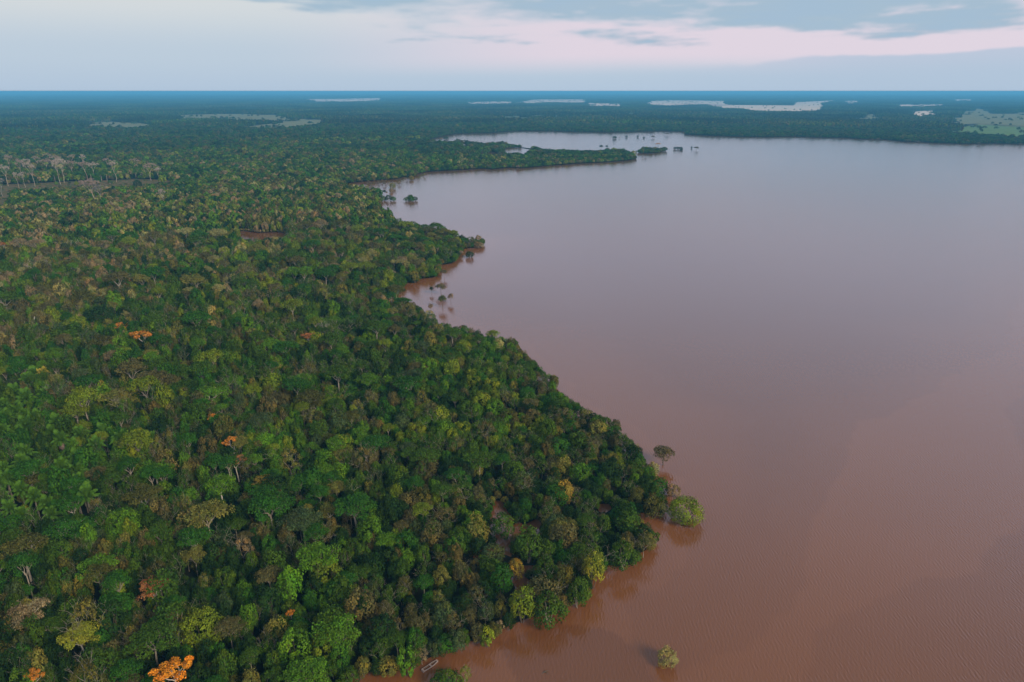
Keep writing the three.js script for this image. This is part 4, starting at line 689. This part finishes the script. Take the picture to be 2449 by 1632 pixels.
function standsBetween(d0, d1, size, geometries, g, name) {
  const lists = geometries.map(() => []);
  for (let z = -d1; z < -d0 * 0.6; z += size) for (let half = -z * 0.9 + size, x = -half; x < half; x += size) {
    const px = x + (rf() - 0.5) * size * 0.5, pz = z + (rf() - 0.5) * size * 0.5, d = Math.hypot(px, pz), u = rf(), e = size * 0.42; if (d < d0 || d >= d1 || Math.abs(px) > -pz * 0.9 + size) continue;
    if (![[0, 0], [e, e], [-e, e], [e, -e], [-e, -e]].every(([i, j]) => inside(SHORE, px + i, pz + j))) continue;
    if (d < 15000 && [[0, 0], [e, 0], [-e, 0], [0, e], [0, -e]].some(([i, j]) => inAny(fieldBoxes, px + i, pz + j))) continue;
    if (inAny(scrubBoxes, px, pz) && u < 0.6) continue;
    lists[Math.floor(((u * 5381) % 1) * geometries.length)].push([px, pz, u]);
  }
  lists.forEach((l, i) => { const m = new THREE.InstancedMesh(geometries[i], standMat, l.length), d = new THREE.Object3D(), c = new THREE.Color(); m.name = name; m.userData.kind = 'stuff'; m.castShadow = m.receiveShadow = true;
    l.forEach(([x, z, u], k) => { const v = 0.62 * clamp(1 + 1.3 * fbm2(n2, x / 700, z / 900, 4), 0.3, 2), dry = 0.5 * fbm2(n2b, x / 1100, z / 1100, 3) + 0.2 * (1 - smooth(3000, 5000, Math.hypot(x, z))) * smooth(-1500, -300, x), hgt = clamp(1 + 0.9 * fbm2(n2b, x / 500, z / 800, 3), 0.5, 1.1); d.position.set(x, 0.1, z); d.rotation.y = Math.floor(u * 4) * Math.PI / 2; d.scale.set(1, hgt, 1); d.updateMatrix(); m.setMatrixAt(k, d.matrix); m.setColorAt(k, c.setRGB(v * (1 + dry), v, v * (1 + dry * 0.6))); });
    g.add(m); });
}
forest('far_forest', 'hazy blue green forest plain stretching to the horizon', [
  (g) => standsBetween(2680, 14000, 56, range(4, (i) => stand(3000 + i, 56, 62, 4.4, 10.5, 60, 0.5)), g, 'tree_stands'),
  (g) => standsBetween(14000, 56000, 180, range(3, (i) => stand(3100 + i, 180, 130, 11, 15, 26, 0.8)), g, 'horizon_stands'),
]);

// ---------------------------------------------------------------- canoe at the bank
{
  const o = new THREE.Group(); o.name = numbered('canoe'); o.position.set(-18.15, 0, -117.4); o.rotation.y = Math.atan2(118.9 - 116.1, 19.65 - 16.73);
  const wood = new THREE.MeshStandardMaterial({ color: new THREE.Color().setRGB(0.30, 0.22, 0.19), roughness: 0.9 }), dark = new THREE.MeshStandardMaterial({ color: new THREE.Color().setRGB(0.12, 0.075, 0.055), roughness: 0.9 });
  const half = (t) => 0.47 * (t < 0.55 ? mix(0.86, 1, t / 0.55) : mix(1, 0.42, ((t - 0.55) / 0.45) ** 1.6)), sheer = (t) => 0.34 + 0.16 * (2 * t - 1) ** 2, keel = (t) => -0.12 + 0.16 * smooth(0.75, 1, t) , X = (t) => -2.1 + 4.2 * t;
  const skin = (inset, name, m) => { const p = [], idx = [], N = 18, M = 8; for (let i = 0; i <= N; i++) for (let j = 0; j <= M; j++) { const t = i / N, a = (j / M) * 2 - 1, w = half(t) - inset, s = Math.sign(a) * Math.min(1, Math.abs(a) * 1.7), up = smooth(0.5, 1, Math.abs(a)); p.push(X(t) * (1 - inset * 0.05), mix(keel(t) + inset * 0.8, sheer(t), up), s * w * mix(0.86, 1, up)); if (i < N && j < M) { const q = i * (M + 1) + j; idx.push(q, q + 1, q + M + 1, q + 1, q + M + 2, q + M + 1); } } const g = new THREE.BufferGeometry(); g.setAttribute('position', new THREE.Float32BufferAttribute(p, 3)); g.setIndex(idx); g.computeVertexNormals(); m.side = THREE.DoubleSide; o.add(mesh(name, g, m)); };
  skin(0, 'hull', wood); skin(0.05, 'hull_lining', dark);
  for (const s of [-1, 1]) o.add(mesh('gunwale', limb(range(9, (i) => V(X(i / 8), sheer(i / 8) + 0.01, s * (half(i / 8) - 0.02))), 0.055, 0.055, 6), wood));
  const board = (name, x, w, t) => { const b = mesh(name, new THREE.BoxGeometry(w, 0.05, 2 * (half(t) - 0.03)), wood); b.position.set(x, sheer(t) - 0.02, 0); o.add(b); };
  board('seat', X(0.52), 0.34, 0.52); board('stern_deck', X(0.04), 0.26, 0.04); board('bow_deck', X(0.95), 0.36, 0.95);
  const end = mesh('stern_board', new THREE.BoxGeometry(0.06, 0.56, 2 * half(0)), wood); end.position.set(X(0) - 0.02, 0.2, 0); o.add(end);
  o.userData = { label: 'weathered wooden canoe moored against the bank beside dry brush', category: 'canoe' }; place(o);
}
// drifting branch and floating scraps
{
  const r = rng(8), o = new THREE.Group(); o.name = numbered('drifting_branch'); o.position.set(7.4, 0, -115.8); const m = woodMat('dark');
  o.add(mesh('stem', limb([V(-0.9, -0.1, 0.3), V(-0.2, 0.18, 0), V(0.5, 0.05, -0.4), V(0.9, -0.12, -0.6)], 0.09, 0.04, 6), m));
  for (let k = 0; k < 7; k++) { const a = r() * 6.28, l = 0.5 + 0.6 * r(); o.add(mesh('twig', limb([V(-0.2 + 0.5 * (r() - 0.5), 0.1, (r() - 0.5) * 0.4), V(Math.cos(a) * l * 0.5, 0.3 * r(), Math.sin(a) * l * 0.5), V(Math.cos(a) * l, 0.15 * r() - 0.05, Math.sin(a) * l)], 0.035, 0.012, 4), m)); }
  o.userData = { label: 'small dark branch drifting on the brown water near the bottom edge', category: 'branch' }; place(o);
}

renderer.render(scene, camera);
